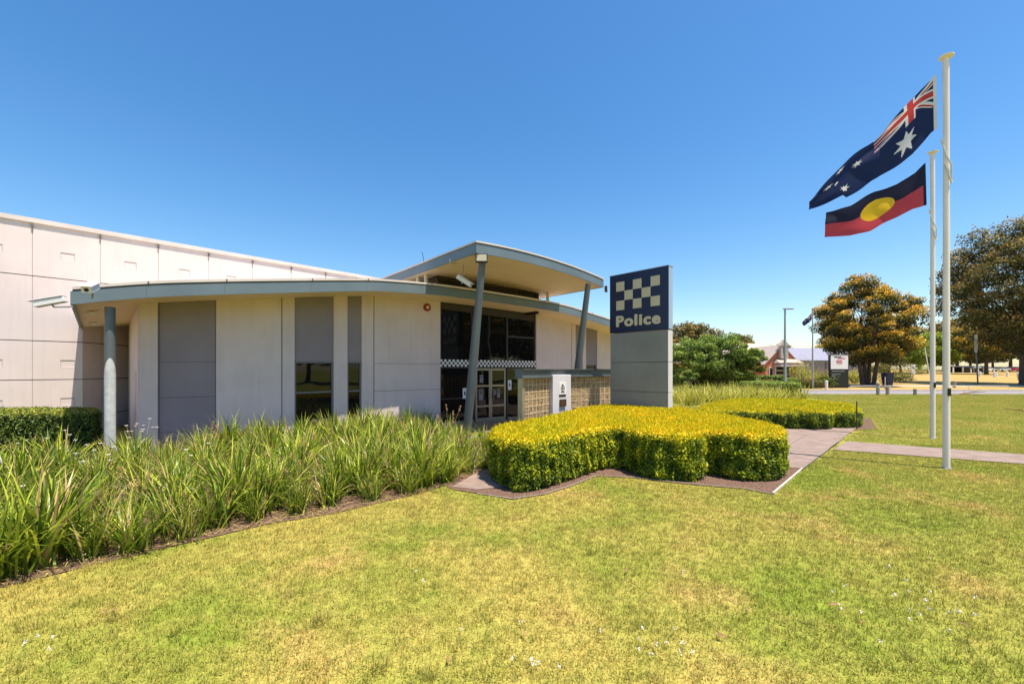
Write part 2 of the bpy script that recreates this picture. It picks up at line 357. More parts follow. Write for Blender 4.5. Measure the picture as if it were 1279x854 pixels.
# return wall (left end) to hall
P0, n0, z0_ = fac(173.01); RB = Vector((-14.48, 15.7)); RN = (RB-P0.xy).normalized(); RE = RB+RN*.1
t0 = Vector((n0.y, -n0.x))
d = (RE-P0).normalized(); nn = Vector((d.y, -d.x))
part(wl, 'wall', [M['wall'], M['joint'], M['frame']]); part(wr2, 'wall', [M['wall'], M['joint'], M['frame']]); wl = MB()
wl.slab(P0+d*.26, RE, 0, z0_+.12, .25, nn, 0)
wl.slab(P0+d*1.25-nn*.0035, P0+d*1.37-nn*.0035, .75, 2.05, .006, nn, mi=2)
part(wl, 'wall', [M['wall'], M['joint'], M['frame']])
pn = MB(); wseg(pn, 197, 270, off=.05, t=.2); joints(pn, 197.6, 269.4, JZ, .05, 1, .014)
for xe in (198.6, 268.6):
    p, n, z = fac(xe); dd = Vector((n.y, -n.x)); pn.slab(p-dd*.005, p+dd*.005, 0, z+.1, .004, n, .0475, mi=1)
part(pn, 'dark_panel', [M['panel'], M['joint']])
for x0, x1 in ((368, 417), (434, 452), (732, 746), (719, 728)): pn = MB(); wseg(pn, x0, x1, z0=2.33 if x0 != 719 else 0, off=.04, t=.2); part(pn, 'dark_panel', [M['panel'], M['joint']])
def window(x0, x1, z0, z1, rails):
    p, n, _ = fac(x0+.001); q, _, _ = fac(x1-.001); d = (q-p).normalized(); nn = Vector((-d.y, d.x)); w = .05
    f = MB(); f.slab(p, p+d*w, z0, z1, .1, nn, .05); f.slab(q-d*w, q, z0, z1, .1, nn, .05)
    for z in rails+[z0+w/2, z1-w/2]: f.slab(p+d*w, q-d*w, z-w/2, z+w/2, .09, nn, .055)
    fo = part(f, 'window', M['wframe'])
    g = MB(); g.slab(p+d*.02, q-d*.02, z0+.02, z1-.02, .02, nn, .1); g.build('pane', M['glass'], fo)
    return fo
window(368, 417, .02, 2.33, [1.41, .57]); window(434, 452, .02, 2.33, [1.41, .57]); window(732, 746, .02, 2.33, [1.41])
# ---- entry glazing
E0, En, Ez0 = fac(550.01); E1, _, Ez1 = fac(669.99); Ed = (E1-E0).normalized(); EL = (E1-E0).length
def es(x): return (fac(x)[0]-E0).length
zt = lambda s: H+nodes[6][2]*(1-s/EL)+nodes[7][2]*s/EL
fr = MB(); w = .07
sdoor0, sdoor1, sm = es(595.5), es(632.5), es(634)
for s in (0, sdoor0-.09, sm, EL-w): fr.slab(E0+Ed*s, E0+Ed*(s+w), 0, zt(s)+.0, .14, En, .06)
fr.slab(E0+Ed*es(590), E0+Ed*(es(590)+w), 2.46, zt(2)+.0, .14, En, .06)
fr.slab(E0+Ed*w, E1-Ed*w, 2.14, 2.19, .13, En, .065)
fr.slab(E0+Ed*(sm+w), E1-Ed*w, 3.42, 3.48, .13, En, .065)
fr.slab(E0+Ed*w, E1-Ed*w, zt(0)-.24, zt(0)+.0, .12, En, .07, zt(EL)-.02, zt(EL)-.3)
for z in (1.0,): fr.slab(E0+Ed*w, E0+Ed*(sdoor0-.09), z-.02, z+.02, .12, En, .07)
fo = part(fr, 'window', M['frame'])
sl = MB(); sl.slab(E0+Ed*w, E0+Ed*(sdoor0-.09), .0, .14, .13, En, .062); sl.build('sill', M['alu'], fo); sl = MB(); sl.slab(E0+Ed*(sm+w), E1-Ed*w, .0, .12, .13, En, .062); sl.build('sill', M['alu'], fo)
g = MB(); g.slab(E0+Ed*.02, E0+Ed*(sdoor0-.05), .02, 2.46, .02, En, .12); g.slab(E0+Ed*(sm+.03), E1-Ed*.02, .02, 2.46, .02, En, .12)
g.slab(E0+Ed*.02, E1-Ed*.02, 2.465, zt(0)+.05, .02, En, .12, zt(EL)-.03); g.build('pane', M['glass'], fo)
bd = MB(); bd.slab(E0, E1, 2.19, 2.465, .03, En, .025, mi=0)
sq = (2.46-2.195)/3; ncol = int(EL/sq)
for i in range(ncol):
    for j in range(3):
        if (i+j) % 2 == 0: bd.slab(E0+Ed*(i*sq), E0+Ed*((i+1)*sq), 2.195+j*sq, 2.195+(j+1)*sq, .004, En, .022, mi=1)
part(bd, 'checker_band', [M['frame'], M['white']])
smid = es(613.7)
for k, (a, b) in enumerate(((sdoor0-.02, smid-.004), (smid+.004, sdoor1))):
    f = MB(); w = .075
    f.slab(E0+Ed*a, E0+Ed*(a+w), .02, 2.14, .05, En, .05); f.slab(E0+Ed*(b-w), E0+Ed*b, .02, 2.14, .05, En, .05)
    for z, h in ((.1, .16), (.64, .07), (1.44, .07), (2.095, .09)): f.slab(E0+Ed*(a+w), E0+Ed*(b-w), z-h/2, z+h/2, .048, En, .051)
    do = part(f, 'door', M['alu'])
    g = MB(); g.slab(E0+Ed*(a+.03), E0+Ed*(b-.03), .05, 2.1, .012, En, .07); g.build('pane', M['glass'], do)
    hd = MB(); xs = b-.11 if k == 0 else a+.11
    hd.slab(E0+Ed*(xs-.02), E0+Ed*(xs+.02), .9, 1.3, .02, En, .0); hd.build('handle', M['steel'], do)
for xx, zc, ww, hh_ in ((602.5, 1.72, .16, .3), (602, 1.1, .2, .42), (624, 1.12, .14, .36), (619, 1.16, .12, .2)):
    p = MB(); s = es(xx); p.slab(E0+Ed*(s-ww/2), E0+Ed*(s+ww/2), zc-hh_/2, zc+hh_/2, .004, En, .064); p.slab(E0+Ed*(s-ww/3), E0+Ed*(s+ww/3), zc+.02, zc+hh_/2-.04, .002, En, .0615, mi=1)
    part(p, 'notice_sheet', [M['panel'], M['joint']])
for xx, zc in ((581.3, 1.18), (637.5, 1.45)):
    p = MB(); s = es(xx); p.slab(E0+Ed*(s-.09), E0+Ed*(s+.09), zc-.2, zc+.2, .01, En, .045); p.slab(E0+Ed*(s-.03), E0+Ed*(s+.03), zc-.07, zc+.07, .004, En, .0415, mi=1)
    part(p, 'notice_plate', [M['white'], M['black']])
# ---- lower roof
def catmull(P, k=6):
    out = []
    Q = [P[0]*2-P[1]]+P+[P[-1]*2-P[-2]]
    for i in range(1, len(Q)-2):
        for j in range(k):
            t = j/k; a, b, c, e = Q[i-1], Q[i], Q[i+1], Q[i+2]
            out.append(.5*((2*b)+(-a+c)*t+(2*a-5*b+4*c-e)*t*t+(-a+3*b-3*c+e)*t**3))
    out.append(P[-1]); return out
HP0 = Vector((-15.26, 12.4)); Hd = Vector((490, 520)).normalized(); Hn = Vector((-Hd.y, Hd.x))
P3 = []
for i, (x, D, z) in enumerate(nodes):
    a = NP[max(i-1, 0)]; b = NP[min(i+1, len(NP)-1)]; t = (b-a).normalized()
    o = 1.2; p = NP[i]+Vector((t.y, -t.x))*o; P3.append(Vector((p.x, p.y, H+z-.0)))
e0 = P3[0]; P3 = [Vector((-9.22, 8.73, H+1.36)), e0+Vector((0, 0, -.02))]+P3[1:]
for i_, dz in ((2, -.03), (3, -.05), (4, -.04), (5, -.02)): P3[i_].z += dz
del P3[1]
RC = catmull(P3, 6)
def inward(i):
    f = i/(len(RC)-1); a = Vector((-.707, .707)); b = Vector((-.62, .785)); return (a*(1-f)+b*f).normalized()
def hallhit(p, n):
    t = -((p-HP0).dot(Hn))/n.dot(Hn); q = p+n*t
    s = (q-HP0).dot(Hd)
    return t-.01 if s < 1.75 else (t+3.2 if s < 12.5 else min(t, 9.0))
sof = MB(); fa = MB(); rf = MB(); rows = []
for i, p in enumerate(RC):
    n = inward(i); q = p.xy+n*hallhit(p.xy, n); rows.append((p.xy, n, q, p.z))
for (p, n, q, z), (p2, n2, q2, z2) in zip(rows[:-1], rows[1:]):
    a, a2 = p+n*.02, p2+n2*.02
    sof.face([(*a, z+.012), (*q, z+.012), (*q2, z2+.012), (*a2, z2+.012)])
    fa.hexa([(*p, z), (*p2, z2), (*(p2+n2*.03), z2), (*(p+n*.03), z)], [(*p, z+.27), (*p2, z2+.27), (*(p2+n2*.03), z2+.27), (*(p+n*.03), z+.27)])
    o, o2 = p+n*.02, p2+n2*.02
    rf.hexa([(*o, z+.27), (*o2, z2+.27), (*q2, z2+.27), (*q, z+.27)], [(*o, z+.31), (*o2, z2+.31), (*q2, z2+.31), (*q, z+.31)], 1)
    o, o2 = p-n*.015, p2-n2*.015
    rf.hexa([(*o, z+.31), (*o2, z2+.31), (*q2, z2+.31), (*q, z+.31)], [(*o, z+.37), (*o2, z2+.37), (*q2, z2+.37), (*q, z+.37)])
for k in (0, -1):
    p, n, q, z = rows[k]; sd = Vector((-n.y, n.x)) if k == 0 else Vector((n.y, -n.x))
    fa.slab(p+sd*.0, q+sd*.0, z-.0, z+.27, .03, sd)
    fa.slab(p+n*.06, q, z-.06, z+.005, .02, -sd, .02)
for i in range(6, len(rows)-1, 7):
    p, n, q, z = rows[i]; t = (rows[i+1][0]-p).normalized(); fa.slab(p-t*.004, p+t*.004, z+.01, z+.262, .004, n, -.0025, mi=1)
    rf.slab(p+t*.02, p+t*.05, z+.315, z+.373, .004, n, -.0185, mi=1)
part(sof, 'soffit', M['cream']); part(fa, 'fascia', [M['fascia'], M['joint']]); part(rf, 'roof', [M['flash'], M['joint']])
for px_, py_ in ((116, 391), (118, 404.5)):
    D = 1.38*F/(HY-py_); p = W(px_, py_, D); m = MB(); m.tube([(p.x, p.y, p.z-.03), (p.x, p.y, p.z+.03)], .13, 16); part(m, 'downlight', M['white'])
# ---- canopy
C0 = Vector((-.97, 11.6)); C1 = Vector((3.42, 15.62)); Cd = (C1-C0).normalized(); CL = (C1-C0).length; Cn = Vector((-.655, .755)).normalized()
ca = MB(); cs = MB(); cr = MB(); K = 16
def cz(f): # bottom z
    return H+3.23+(.42*f-.58*f*f)
def cpt(f, s): return C0+Cd*(CL*f)+Cn*s
BK = 7.3
for i in range(K):
    f, f2 = i/K, (i+1)/K; a, b = cpt(f, 0), cpt(f2, 0); z, z2 = cz(f), cz(f2)
    ca.hexa([(*a, z), (*b, z2), (*(b+Cn*.03), z2), (*(a+Cn*.03), z)], [(*a, z+.27), (*b, z2+.27), (*(b+Cn*.03), z2+.27), (*(a+Cn*.03), z+.27)])
    c, d_ = cpt(f2, BK), cpt(f, BK); a1, b1 = a+Cn*.02, b+Cn*.02
    cs.face([(*a1, z+.012), (*d_, z+.012), (*c, z2+.012), (*b1, z2+.012)])
    cr.hexa([(*a1, z+.27), (*b1, z2+.27), (*c, z2+.27), (*d_, z+.27)], [(*a1, z+.295), (*b1, z2+.295), (*c, z2+.295), (*d_, z+.295)], 1)
    a1, b1 = a-Cn*.02, b-Cn*.02
    cr.hexa([(*a1, z+.295), (*b1, z2+.295), (*c, z2+.295), (*d_, z+.295)], [(*a1, z+.34), (*b1, z2+.34), (*c, z2+.34), (*d_, z+.34)])
ca.slab(cpt(0, 0), cpt(0, BK), cz(0), cz(0)+.27, .03, -Cd, 0, mi=0); ca.slab(cpt(1, 0), cpt(1, BK), cz(1), cz(1)+.27, .03, Cd, 0)
cr.slab(cpt(0, -.02), cpt(0, BK), cz(0)+.295, cz(0)+.34, .05, -Cd, 0); cr.slab(cpt(1, -.02), cpt(1, BK), cz(1)+.295, cz(1)+.34, .05, Cd, 0)
part(ca, 'canopy_fascia', M['fascia']); part(cs, 'canopy_soffit', M['cream']); part(cr, 'canopy_roof', [M['flash'], M['joint']])
# clerestory
K0 = Vector((-2.62, 14.55)); K1 = Vector((1.12, 17.35)); kd = (K1-K0).normalized(); kn = Vector((-kd.y, kd.x)); cl = MB()
cl.slab(K0, K1, H+2.55, H+3.27, .1, kn, z1b=H+3.17); cl.slab(K0+kn*.1, K0+Cn*4.5, H+2.5, H+3.27, .1, kd); cl.slab(K1-kd*.1, K1+Cn*4-kd*.1, H+2.3, H+3.15, .1, kd)
co = part(cl, 'clerestory', M['brown'])
for s in (.0, .25, .5, .75): 
    m = MB(); a = K0+kd*((K1-K0).length*s+.08); b = a+kd*((K1-K0).length*.25-.12); m.slab(a, b, H+2.6, H+3.14, .01, kn, -.012); m.build('pane', M['glass'], co)
for x, D in ((522, 14.75), (532, 14.35), (684, 17.1)):
    m = MB(); p = W(x, 350, D); m.tube([(p.x, p.y, H+2.5), (p.x, p.y, H+3.3 if x < 600 else H+3.14)], .065, 10); part(m, 'canopy_post', M['beige'], smooth=True)
# columns
def column(top, bot, zt_, r0, r1, mat, name='column', n=20):
    m = MB(); a = Vector((*bot, 0)); b = Vector((*top, zt_)); m.tube([a+(b-a)*t for t in (0, .25, .5, .75, 1)], [r0*1.0, r0*1.12, r0*1.08, (r0+r1)/2, r1], n)
    o = part(m, name, mat, smooth=True); k = MB(); k.box((bot[0], bot[1], .02), (.5, .5, .04)); k.build('base_plate', M['galv'], o); return o
m = MB(); m.tube([(-8.95, 9.27, 0), (-8.95, 9.27, 1.2), (-8.95, 9.27, H+1.38)], .092, 28); c0 = part(m, 'column', M['steel'], smooth=True)
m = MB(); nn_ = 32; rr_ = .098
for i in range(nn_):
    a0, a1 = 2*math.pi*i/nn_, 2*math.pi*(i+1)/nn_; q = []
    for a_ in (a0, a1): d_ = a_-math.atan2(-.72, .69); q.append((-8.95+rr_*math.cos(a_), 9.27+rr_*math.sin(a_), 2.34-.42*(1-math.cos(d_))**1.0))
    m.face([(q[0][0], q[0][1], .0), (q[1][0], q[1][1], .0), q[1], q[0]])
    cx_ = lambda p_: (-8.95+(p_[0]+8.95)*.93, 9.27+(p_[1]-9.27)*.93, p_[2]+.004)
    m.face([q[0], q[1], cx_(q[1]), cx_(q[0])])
m.build('column_sunlit_shell', M['pale_steel'], c0, smooth=True)  # pale weathered tone with sunlight painted in; arched top copies the eave shadow edge
m = MB(); m.box((-8.95, 9.27, .02), (.4, .4, .04)); m.build('base_plate', M['galv'], c0)
column((-.84, 12.0), (-1.38, 12.62), H+3.25, .12, .10, M['steel']); column((2.76, 15.08), (2.22, 15.7), H+3.09, .12, .10, M['steel'])
# floodlights, cameras, siren, lights
def lampbox(p, aim, name='floodlight', s=(.34, .12, .24)):
    rz = math.atan2(aim[1], aim[0])+math.pi/2; m = MB(); m.box(p, s, rz); o = part(m, name, M['frame'], bevel=.01)
    g = MB(); ax = Vector((aim[0], aim[1], 0)).normalized(); c = Vector(p)+ax*(s[1]/2+.002); g.box(c, (s[0]-.06, .008, s[2]-.06), rz); g.build('lens', M['beige'], o); return o
p = W(601.5, 322.5, 11.72); lampbox(p, (.05, -1)); p = W(757, 361, 15.4); lampbox(p, (1, -.3), s=(.24, .1, .2))
def cctv(p, aim, mount, ln=.42, k=1.35):
    ln *= k
    a = Vector(aim).normalized(); P = Vector(p); m = MB()
    up = Vector((0, 0, 1)); s = a.cross(up).normalized(); u = s.cross(a)
    q = lambda c, w, h: [c-s*w-u*h, c+s*w-u*h, c+s*w+u*h, c-s*w+u*h]
    m.hexa(q(P-a*ln/2, .055*k, .045*k), q(P+a*ln/2, .06*k, .05*k))
    m.hexa(q(P-a*ln/2+u*.06*k, .068*k, .008), q(P+a*(ln/2+.06)+u*.062*k, .075*k, .008))
    o = part(m, 'security_camera', M['white'], bevel=.008)
    l = MB(); l.tube([P+a*(ln/2), P+a*(ln/2+.006)], .036, 12); l.build('lens', M['black'], o)
    b = MB(); b.tube([P-u*.05, P-u*.12-a*.03, Vector(mount)], .018, 8); b.build('bracket', M['galv'], o, smooth=True); return o
cctv(W(113.5, 359.5, 8.3), (.45, -.85, -.35), W(115, 372, 8.72), .34, 1.3); cctv(W(63, 377, 8.9), (-.9, -.3, -.26), W(90, 383, 8.65), .42, 1.25)
cctv(W(580, 351, 13.0), (.75, -.2, -.5), (-1.52, 13.05, H+3.25), .4)
sp_, sn, sz_ = fac(533); m = MB(); c = Vector((*sp_, H+(HY-384)/F*sp_.y)); o_ = Vector((-sn.x, -sn.y, 0))
m.tube([c, c+o_*.05], .14, 20); so = part(m, 'alarm_siren', M['red'], smooth=True); m = MB(); m.tube([c+o_*.05, c+o_*.09], .05, 12); m.build('lens', M['white'], so)
for x, y in ((566, 328.5), (718, 362.5)):
    D = 3.23*F/(HY-y); p = W(x, y, D); m = MB(); m.tube([(p.x, p.y, H+cz(.3)-H-.02-.06), (p.x, p.y, cz(.3)+.03)], .12, 14); part(m, 'downlight', M['beige'])
m = MB(); p = W(529, 323, 15.5); m.tube([(p.x, p.y, p.z-.35), (p.x, p.y, p.z), (p.x-.06, p.y, p.z+.25)], .012, 5); part(m, 'antenna', M['frame'])
fp = MB(); fp.slab(Vector((-9.35, 10.1)), Vector((-9.3, 10.14)), 0, .9, .03, RN)
m = MB(); q = P0+RN*2.6+Vector((-.35, -.3)); m.tube([(q.x, q.y, 0), (q.x-.02, q.y, 1.4)], .02, 8); part(m, 'conduit', M['frame'])
# back and side of the station so that it is solid from elsewhere
bk = MB(); q0, _, _ = fac(811); 
a = NP[-1]; b = a+inward(len(RC)-1)*7.4; bk.slab(a, b, 0, H+1.25, .25, Vector((-.785, -.62)))
s_end = 11.6; hb = HP0+Hd*s_end; bk.slab(hb+Hd*.5, b, 0, H+1.3, .25, Vector((-.5, .8)).normalized())
part(bk, 'rear_wall', M['wall'])

# ------------------------------------------------------------ HALL
zr = [0, .55, 1.77, 2.98, 4.985, 6.64]; pw = 1.493; s0 = .64-pw*5; g_ = .008
hp = MB(); npan = 18
SA = 1.717; ZS = 3.86
def hband(a_, b_, z0, z1): hp.slab(HP0+Hd*a_, HP0+Hd*b_, z0, z1, .2, Hn, .012, mi=2)
hband(s0, SA, 0, 6.62); hband(SA, s0+pw*npan, ZS, 6.62)
for z_ in zr[1:-1]:
    hp.slab(HP0+Hd*s0, HP0+Hd*(SA if z_ < ZS else s0+pw*npan), z_-.018, z_+.018, .006, Hn, .007, mi=1)
def hpanel(sa, sb, j, slot):
    a = HP0+Hd*sa; b = HP0+Hd*sb; z0, z1 = zr[j]+(.0 if j == 0 else .014), zr[j+1]-.014
    if sa >= SA-.01:
        if z1 < ZS: return
        z0 = max(z0, ZS)
    if slot is not None:
        zc = (zr[j]+zr[j+1])/2; c = HP0+Hd*slot; hw, hh = .16, .10; zs = zc-.12
        hp.slab(a, c-Hd*hw, z0, z1, .05, Hn); hp.slab(c+Hd*hw, b, z0, z1, .05, Hn)
        hp.slab(c-Hd*hw, c+Hd*hw, z0, zs-hh, .05, Hn); hp.slab(c-Hd*hw, c+Hd*hw, zs+hh+.035, z1, .05, Hn)
        hp.slab(c-Hd*hw, c+Hd*hw, zs-hh, zs+hh, .03, Hn, .011)
        hp.slab(c-Hd*hw, c+Hd*hw, zs+hh, zs+hh+.035, .03, Hn, .018, mi=1)
        hp.slab(c-Hd*hw, c-Hd*(hw-.012), zs-hh, zs+hh, .004, Hn, .008, mi=2); hp.slab(c+Hd*(hw-.012), c+Hd*hw, zs-hh, zs+hh, .004, Hn, .008, mi=2); hp.slab(c-Hd*hw, c+Hd*hw, zs-hh-.012, zs-hh, .004, Hn, -.003, mi=3)
    else: hp.slab(a, b, z0, z1, .05, Hn)
for i in range(npan):
    sa, sb = s0+i*pw+g_, s0+(i+1)*pw-g_
    for j in range(5):
        sl_ = (sa+sb)/2 if j in (1, 2, 4) else None
        if i == 5: hpanel(sa, SA, j, sl_); hpanel(SA+.001, sb, j, None)
        else: hpanel(sa, sb, j, sl_)
    hp.box((*(HP0+Hd*(sb+g_)-Hn*.03), 6.52), (.05, .05, .1), math.atan2(Hd.y, Hd.x), mi=1)
part(hp, 'panel_wall', [M['hall'], M['joint'], M['jlight'], M['white']], hall)
RA0 = HP0+Hd*SA; ra = (RB-RA0).normalized(); rn = Vector((-ra.y, ra.x)); rl = (RB-RA0).length+.5; hq = MB()
hq.slab(RA0, RA0+ra*rl, 0, 4.6, .1, rn, .012, mi=2)
for z_ in zr[1:4]: hq.slab(RA0, RA0+ra*rl, z_-.018, z_+.018, .006, rn, .007, mi=1)
for q0_, q1_ in ((.0, .8), (.824, 2.3)):
    for j in range(4): hq.slab(RA0+ra*q0_, RA0+ra*q1_, zr[j]+(.0 if j == 0 else .014), zr[j+1]-.014 if j < 3 else 4.5, .05, rn)
part(hq, 'panel_wall', [M['hall'], M['joint'], M['jlight']], hall)
hc = MB(); A = HP0+Hd*s0; B = HP0+Hd*(s0+pw*npan); hc.slab(A, B, 6.62, 6.76, .35, Hn, -.06)
part(hc, 'parapet_flashing', M['flash'], hall)
hs = MB(); hs.slab(A, A+Hn*14, 0, 6.6, .2, Hd); hs.slab(B-Hd*.2, B+Hn*14-Hd*.2, 0, 6.6, .2, Hd); hs.slab(A+Hn*14, B+Hn*14, 0, 6.6, .2, Hn)
part(hs, 'side_wall', M['hall'], hall)
hr = MB(); hr.hexa([(*A, 6.45), (*B, 6.45), (*(B+Hn*14), 6.45), (*(A+Hn*14), 6.45)], [(*(A+Hn*.25), 6.58), (*(B+Hn*.25), 6.58), (*(B+Hn*13.9), 6.58), (*(A+Hn*13.9), 6.58)])
part(hr, 'roof', M['flash'], hall)

# ------------------------------------------------------------ glass block screen wall
sw = empty('glass_block_wall', (1.5, 13, 0), 'low curved glass block screen wall with grey steel cap and white pillar beside the entry', 'screen wall')
LA = [Vector(((x-CX)/F*D, D)) for x, D in ((655, 11.35), (672.5, 11.95), (690.5, 12.72))]
RA = [Vector(((x-CX)/F*D, D)) for x, D in ((713, 13.55), (739, 14.05), (766, 14.65))]
def blocks(line, nb):
    tot = sum((b-a).length for a, b in zip(line[:-1], line[1:])); bw = tot/nb; mo = MB(); bl = MB()
    def at(s):
        for a, b in zip(line[:-1], line[1:]):
            l = (b-a).length
            if s <= l+1e-6: return a+(b-a)*(s/l)
            s -= l
        return line[-1]
    rows_ = 9; rh = .2; base = 1.86-rows_*rh
    for i in range(nb):
        a, b = at(i*bw), at((i+1)*bw); d = (b-a).normalized(); nn = Vector((-d.y, d.x))
        mo.slab(a-d*.012, a+d*.012, 0, 1.86, .09, nn, -.001)
        for j in range(rows_):
            z = base+j*rh; mo.slab(a+d*.0125, b-d*.0125, z-.011, z+.011, .088, nn)
            bl.slab(a+d*.013, b-d*.013, z+.012, z+rh-.012, .07, nn, .008)
    mo.slab(b-d*.012, b+d*.012, 0, 1.86, .09, nn, -.001)
    part(mo, 'mortar_grid', M['mortar'], sw); part(bl, 'glass_blocks', M['block'], sw, bevel=.008)
blocks(LA, 8); blocks(RA, 9)
m = MB(); d = (LA[1]-LA[0]).normalized(); nn = Vector((-d.y, d.x)); m.slab(LA[0]-d*.14, LA[0]-d*.013, 0, 1.88, .16, nn, -.03); part(m, 'end_post', M['alu'], sw, bevel=.01)
cp = MB(); line_ = [LA[0]-d*.2]+LA[1:]+RA
for a, b in zip(line_[:-1], line_[1:]):
    d2 = (b-a).normalized(); n2 = Vector((-d2.y, d2.x)); cp.slab(a, b, 1.875, 2.085, .24, n2, -.07); cp.slab(a-d2*.01, b+d2*.01, 2.086, 2.108, .34, n2, -.12); cp.slab(a-d2*.01, b+d2*.01, 1.855, 1.874, .34, n2, -.12)
part(cp, 'steel_cap', M['steel'], sw)
QA, QB = Vector(((690.5-CX)/F*12.45, 12.45)), Vector(((713.2-CX)/F*12.95, 12.95)); qd = (QB-QA).normalized(); qn = Vector((-qd.y, qd.x)); m = MB()
m.slab(QA, QB, 0, 1.93, .5, qn); po = part(m, 'pillar', M['pillar'], sw, bevel=.01)
QL = (QB-QA).length
def onp(s, z, off=0): return (*(QA+qd*s-qn*off), z)
m = MB(); m.slab(QA+qd*(QL*.33), QA+qd*(QL*.70), 1.34, 1.70, .012, qn, -.0125); pq = m.build('plaque', M['white'], po)
def disc(mb, s, z, r0, r1, off, n=24, pts=None, mi=0):
    for i in range(n):
        a0, a1 = 2*math.pi*i/n, 2*math.pi*(i+1)/n
        mb.face([onp(s+r0*math.cos(a0), z+r0*math.sin(a0), off), onp(s+r1*math.cos(a0), z+r1*math.sin(a0), off), onp(s+r1*math.cos(a1), z+r1*math.sin(a1), off), onp(s+r0*math.cos(a1), z+r0*math.sin(a1), off)], mi)
m = MB(); sc_ = QL*.515; disc(m, sc_, 1.52, .065, .09, .0145)
st = []
for i in range(16):
    r = .06 if i % 2 == 0 else .025; an = math.pi*i/8+math.pi/2; st.append(onp(sc_+r*math.cos(an), 1.52+r*math.sin(an), .015))
m.face(st); m.face([onp(sc_-.03, 1.61, .0145), onp(sc_+.03, 1.61, .0145), onp(sc_+.04, 1.655, .0145), onp(sc_, 1.635, .0145), onp(sc_-.04, 1.655, .0145)])
m.face([onp(sc_-.09, 1.385, .0145), onp(sc_+.09, 1.385, .0145), onp(sc_+.075, 1.42, .0145), onp(sc_-.075, 1.42, .0145)]); m.build('crest', M['black'], pq)
m = MB(); m.slab(QA+qd*(QL*.33), QA+qd*(QL*.70), 1.265, 1.325, .01, qn, -.0105); m.build('name_strip', M['frame'], po)
m = MB(); m.slab(QA+qd*(QL*.35), QA+qd*(QL*.68), .97, 1.19, .05, qn, -.0505); m.build('intercom', M['bronze'], po, bevel=.006)

# ------------------------------------------------------------ police sign
Pl = Vector((3.24, 13.8)); Pr = Vector((4.61, 12.3)); sd_ = (Pr-Pl).normalized(); SW = (Pr-Pl).length; rz = math.atan2(sd_.y, sd_.x)
sg = empty('police_sign', (Pl.x, Pl.y, 0), 'tall blue and grey pylon sign with cream checks and lettering rising behind the golden hedge', 'sign', rz=rz)
def sbox(mb, x0, x1, y0, y1, z0, z1, mi=0): mb.box(((x0+x1)/2, (y0+y1)/2, (z0+z1)/2), (x1-x0, y1-y0, z1-z0), 0, mi)
m = MB(); sbox(m, .0, SW, .0, .30, 3.285, 5.16); nv = m.build('sign_cabinet', M['navy'], sg, bevel=.012)
m = MB(); sbox(m, SW+.0005, SW+.012, .03, .27, 3.30, 5.15); sbox(m, SW+.0125, SW+.015, .14, .16, 3.3, 5.15); m.build('side_trim', M['signside'], nv)
m = MB(); sbox(m, -.015, SW+.02, -.015, .315, 5.161, 5.18); m.build('top_trim', M['signside'], nv)
m = MB()
for z0, z1 in ((0, 1.395), (1.41, 2.31), (2.325, 3.26)): sbox(m, .015, SW-.015, .015, .285, z0, z1); sbox(m, SW-.0145, SW, .015, .285, z0, z1, 1)  # right-hand strip painted lighter for the sun falling on that side
m.box((SW/2, .15, 1.6), (SW-.06, .22, 3.25), 0, 2); m.build('sign_base', [M['signgrey'], M['signedge'], M['joint']], sg, bevel=.005)
m = MB(); c_ = .305; u0 = .255
for r_ in range(3):
    for c in range(5):
        if (r_+c) % 2 == 0: sbox(m, u0+c*c_, u0+(c+1)*c_-.004, -.006, -.0005, 4.93-(r_+1)*c_, 4.93-r_*c_-.004)
m.build('checks', M['gold'], nv)
def text_mesh(body, name, mat, parent, width, height, loc, offset=.03, spacing=1.0):
    cu = bpy.data.curves.new(name, 'FONT'); cu.body = body; cu.extrude = .005; cu.space_character = spacing
    to = bpy.data.objects.new(name, cu); COL.objects.link(to); bpy.context.view_layer.update()
    me = bpy.data.meshes.new_from_object(to.evaluated_get(bpy.context.evaluated_depsgraph_get())); bpy.data.objects.remove(to)
    v = np.empty(len(me.vertices)*3, np.float32); me.vertices.foreach_get('co', v); v = v.reshape(-1, 3); mn, mx = v.min(0), v.max(0)
    v[:, 0] = (v[:, 0]-mn[0])/(mx[0]-mn[0])*(width-2*offset)+offset; v[:, 1] = (v[:, 1]-mn[1])/(mx[1]-mn[1])*(height-2*offset)+offset
    me.vertices.foreach_set('co', v.ravel()); nv_ = len(v); fs = [tuple(p.vertices) for p in me.polygons]; AV = []; AF = []
    for q in range(13):
        an = q*math.pi/6; o_x, o_y = (0, 0) if q == 12 else (math.cos(an)*offset, math.sin(an)*offset*.8)
        for w3_ in v: AV.append((w3_[0]+o_x, w3_[1]+o_y, w3_[2]+q*.0003))
        AF += [tuple(i+q*nv_ for i in f) for f in fs]
    me = bpy.data.meshes.new(name); me.from_pydata(AV, [], AF); v = np.array(AV)
    out = np.stack([v[:, 0]+loc[0], loc[1]-v[:, 2], v[:, 1]+loc[2]], 1); me.vertices.foreach_set('co', out.astype(np.float32).ravel()); me.update()
    me.materials.clear(); me.materials.append(mat); o = bpy.data.objects.new(name, me); COL.objects.link(o); o.parent = parent; return o
text_mesh('Police', 'lettering', M['gold'], nv, 1.55, .375, (.25, -.006, 3.46), .027, 1.14)

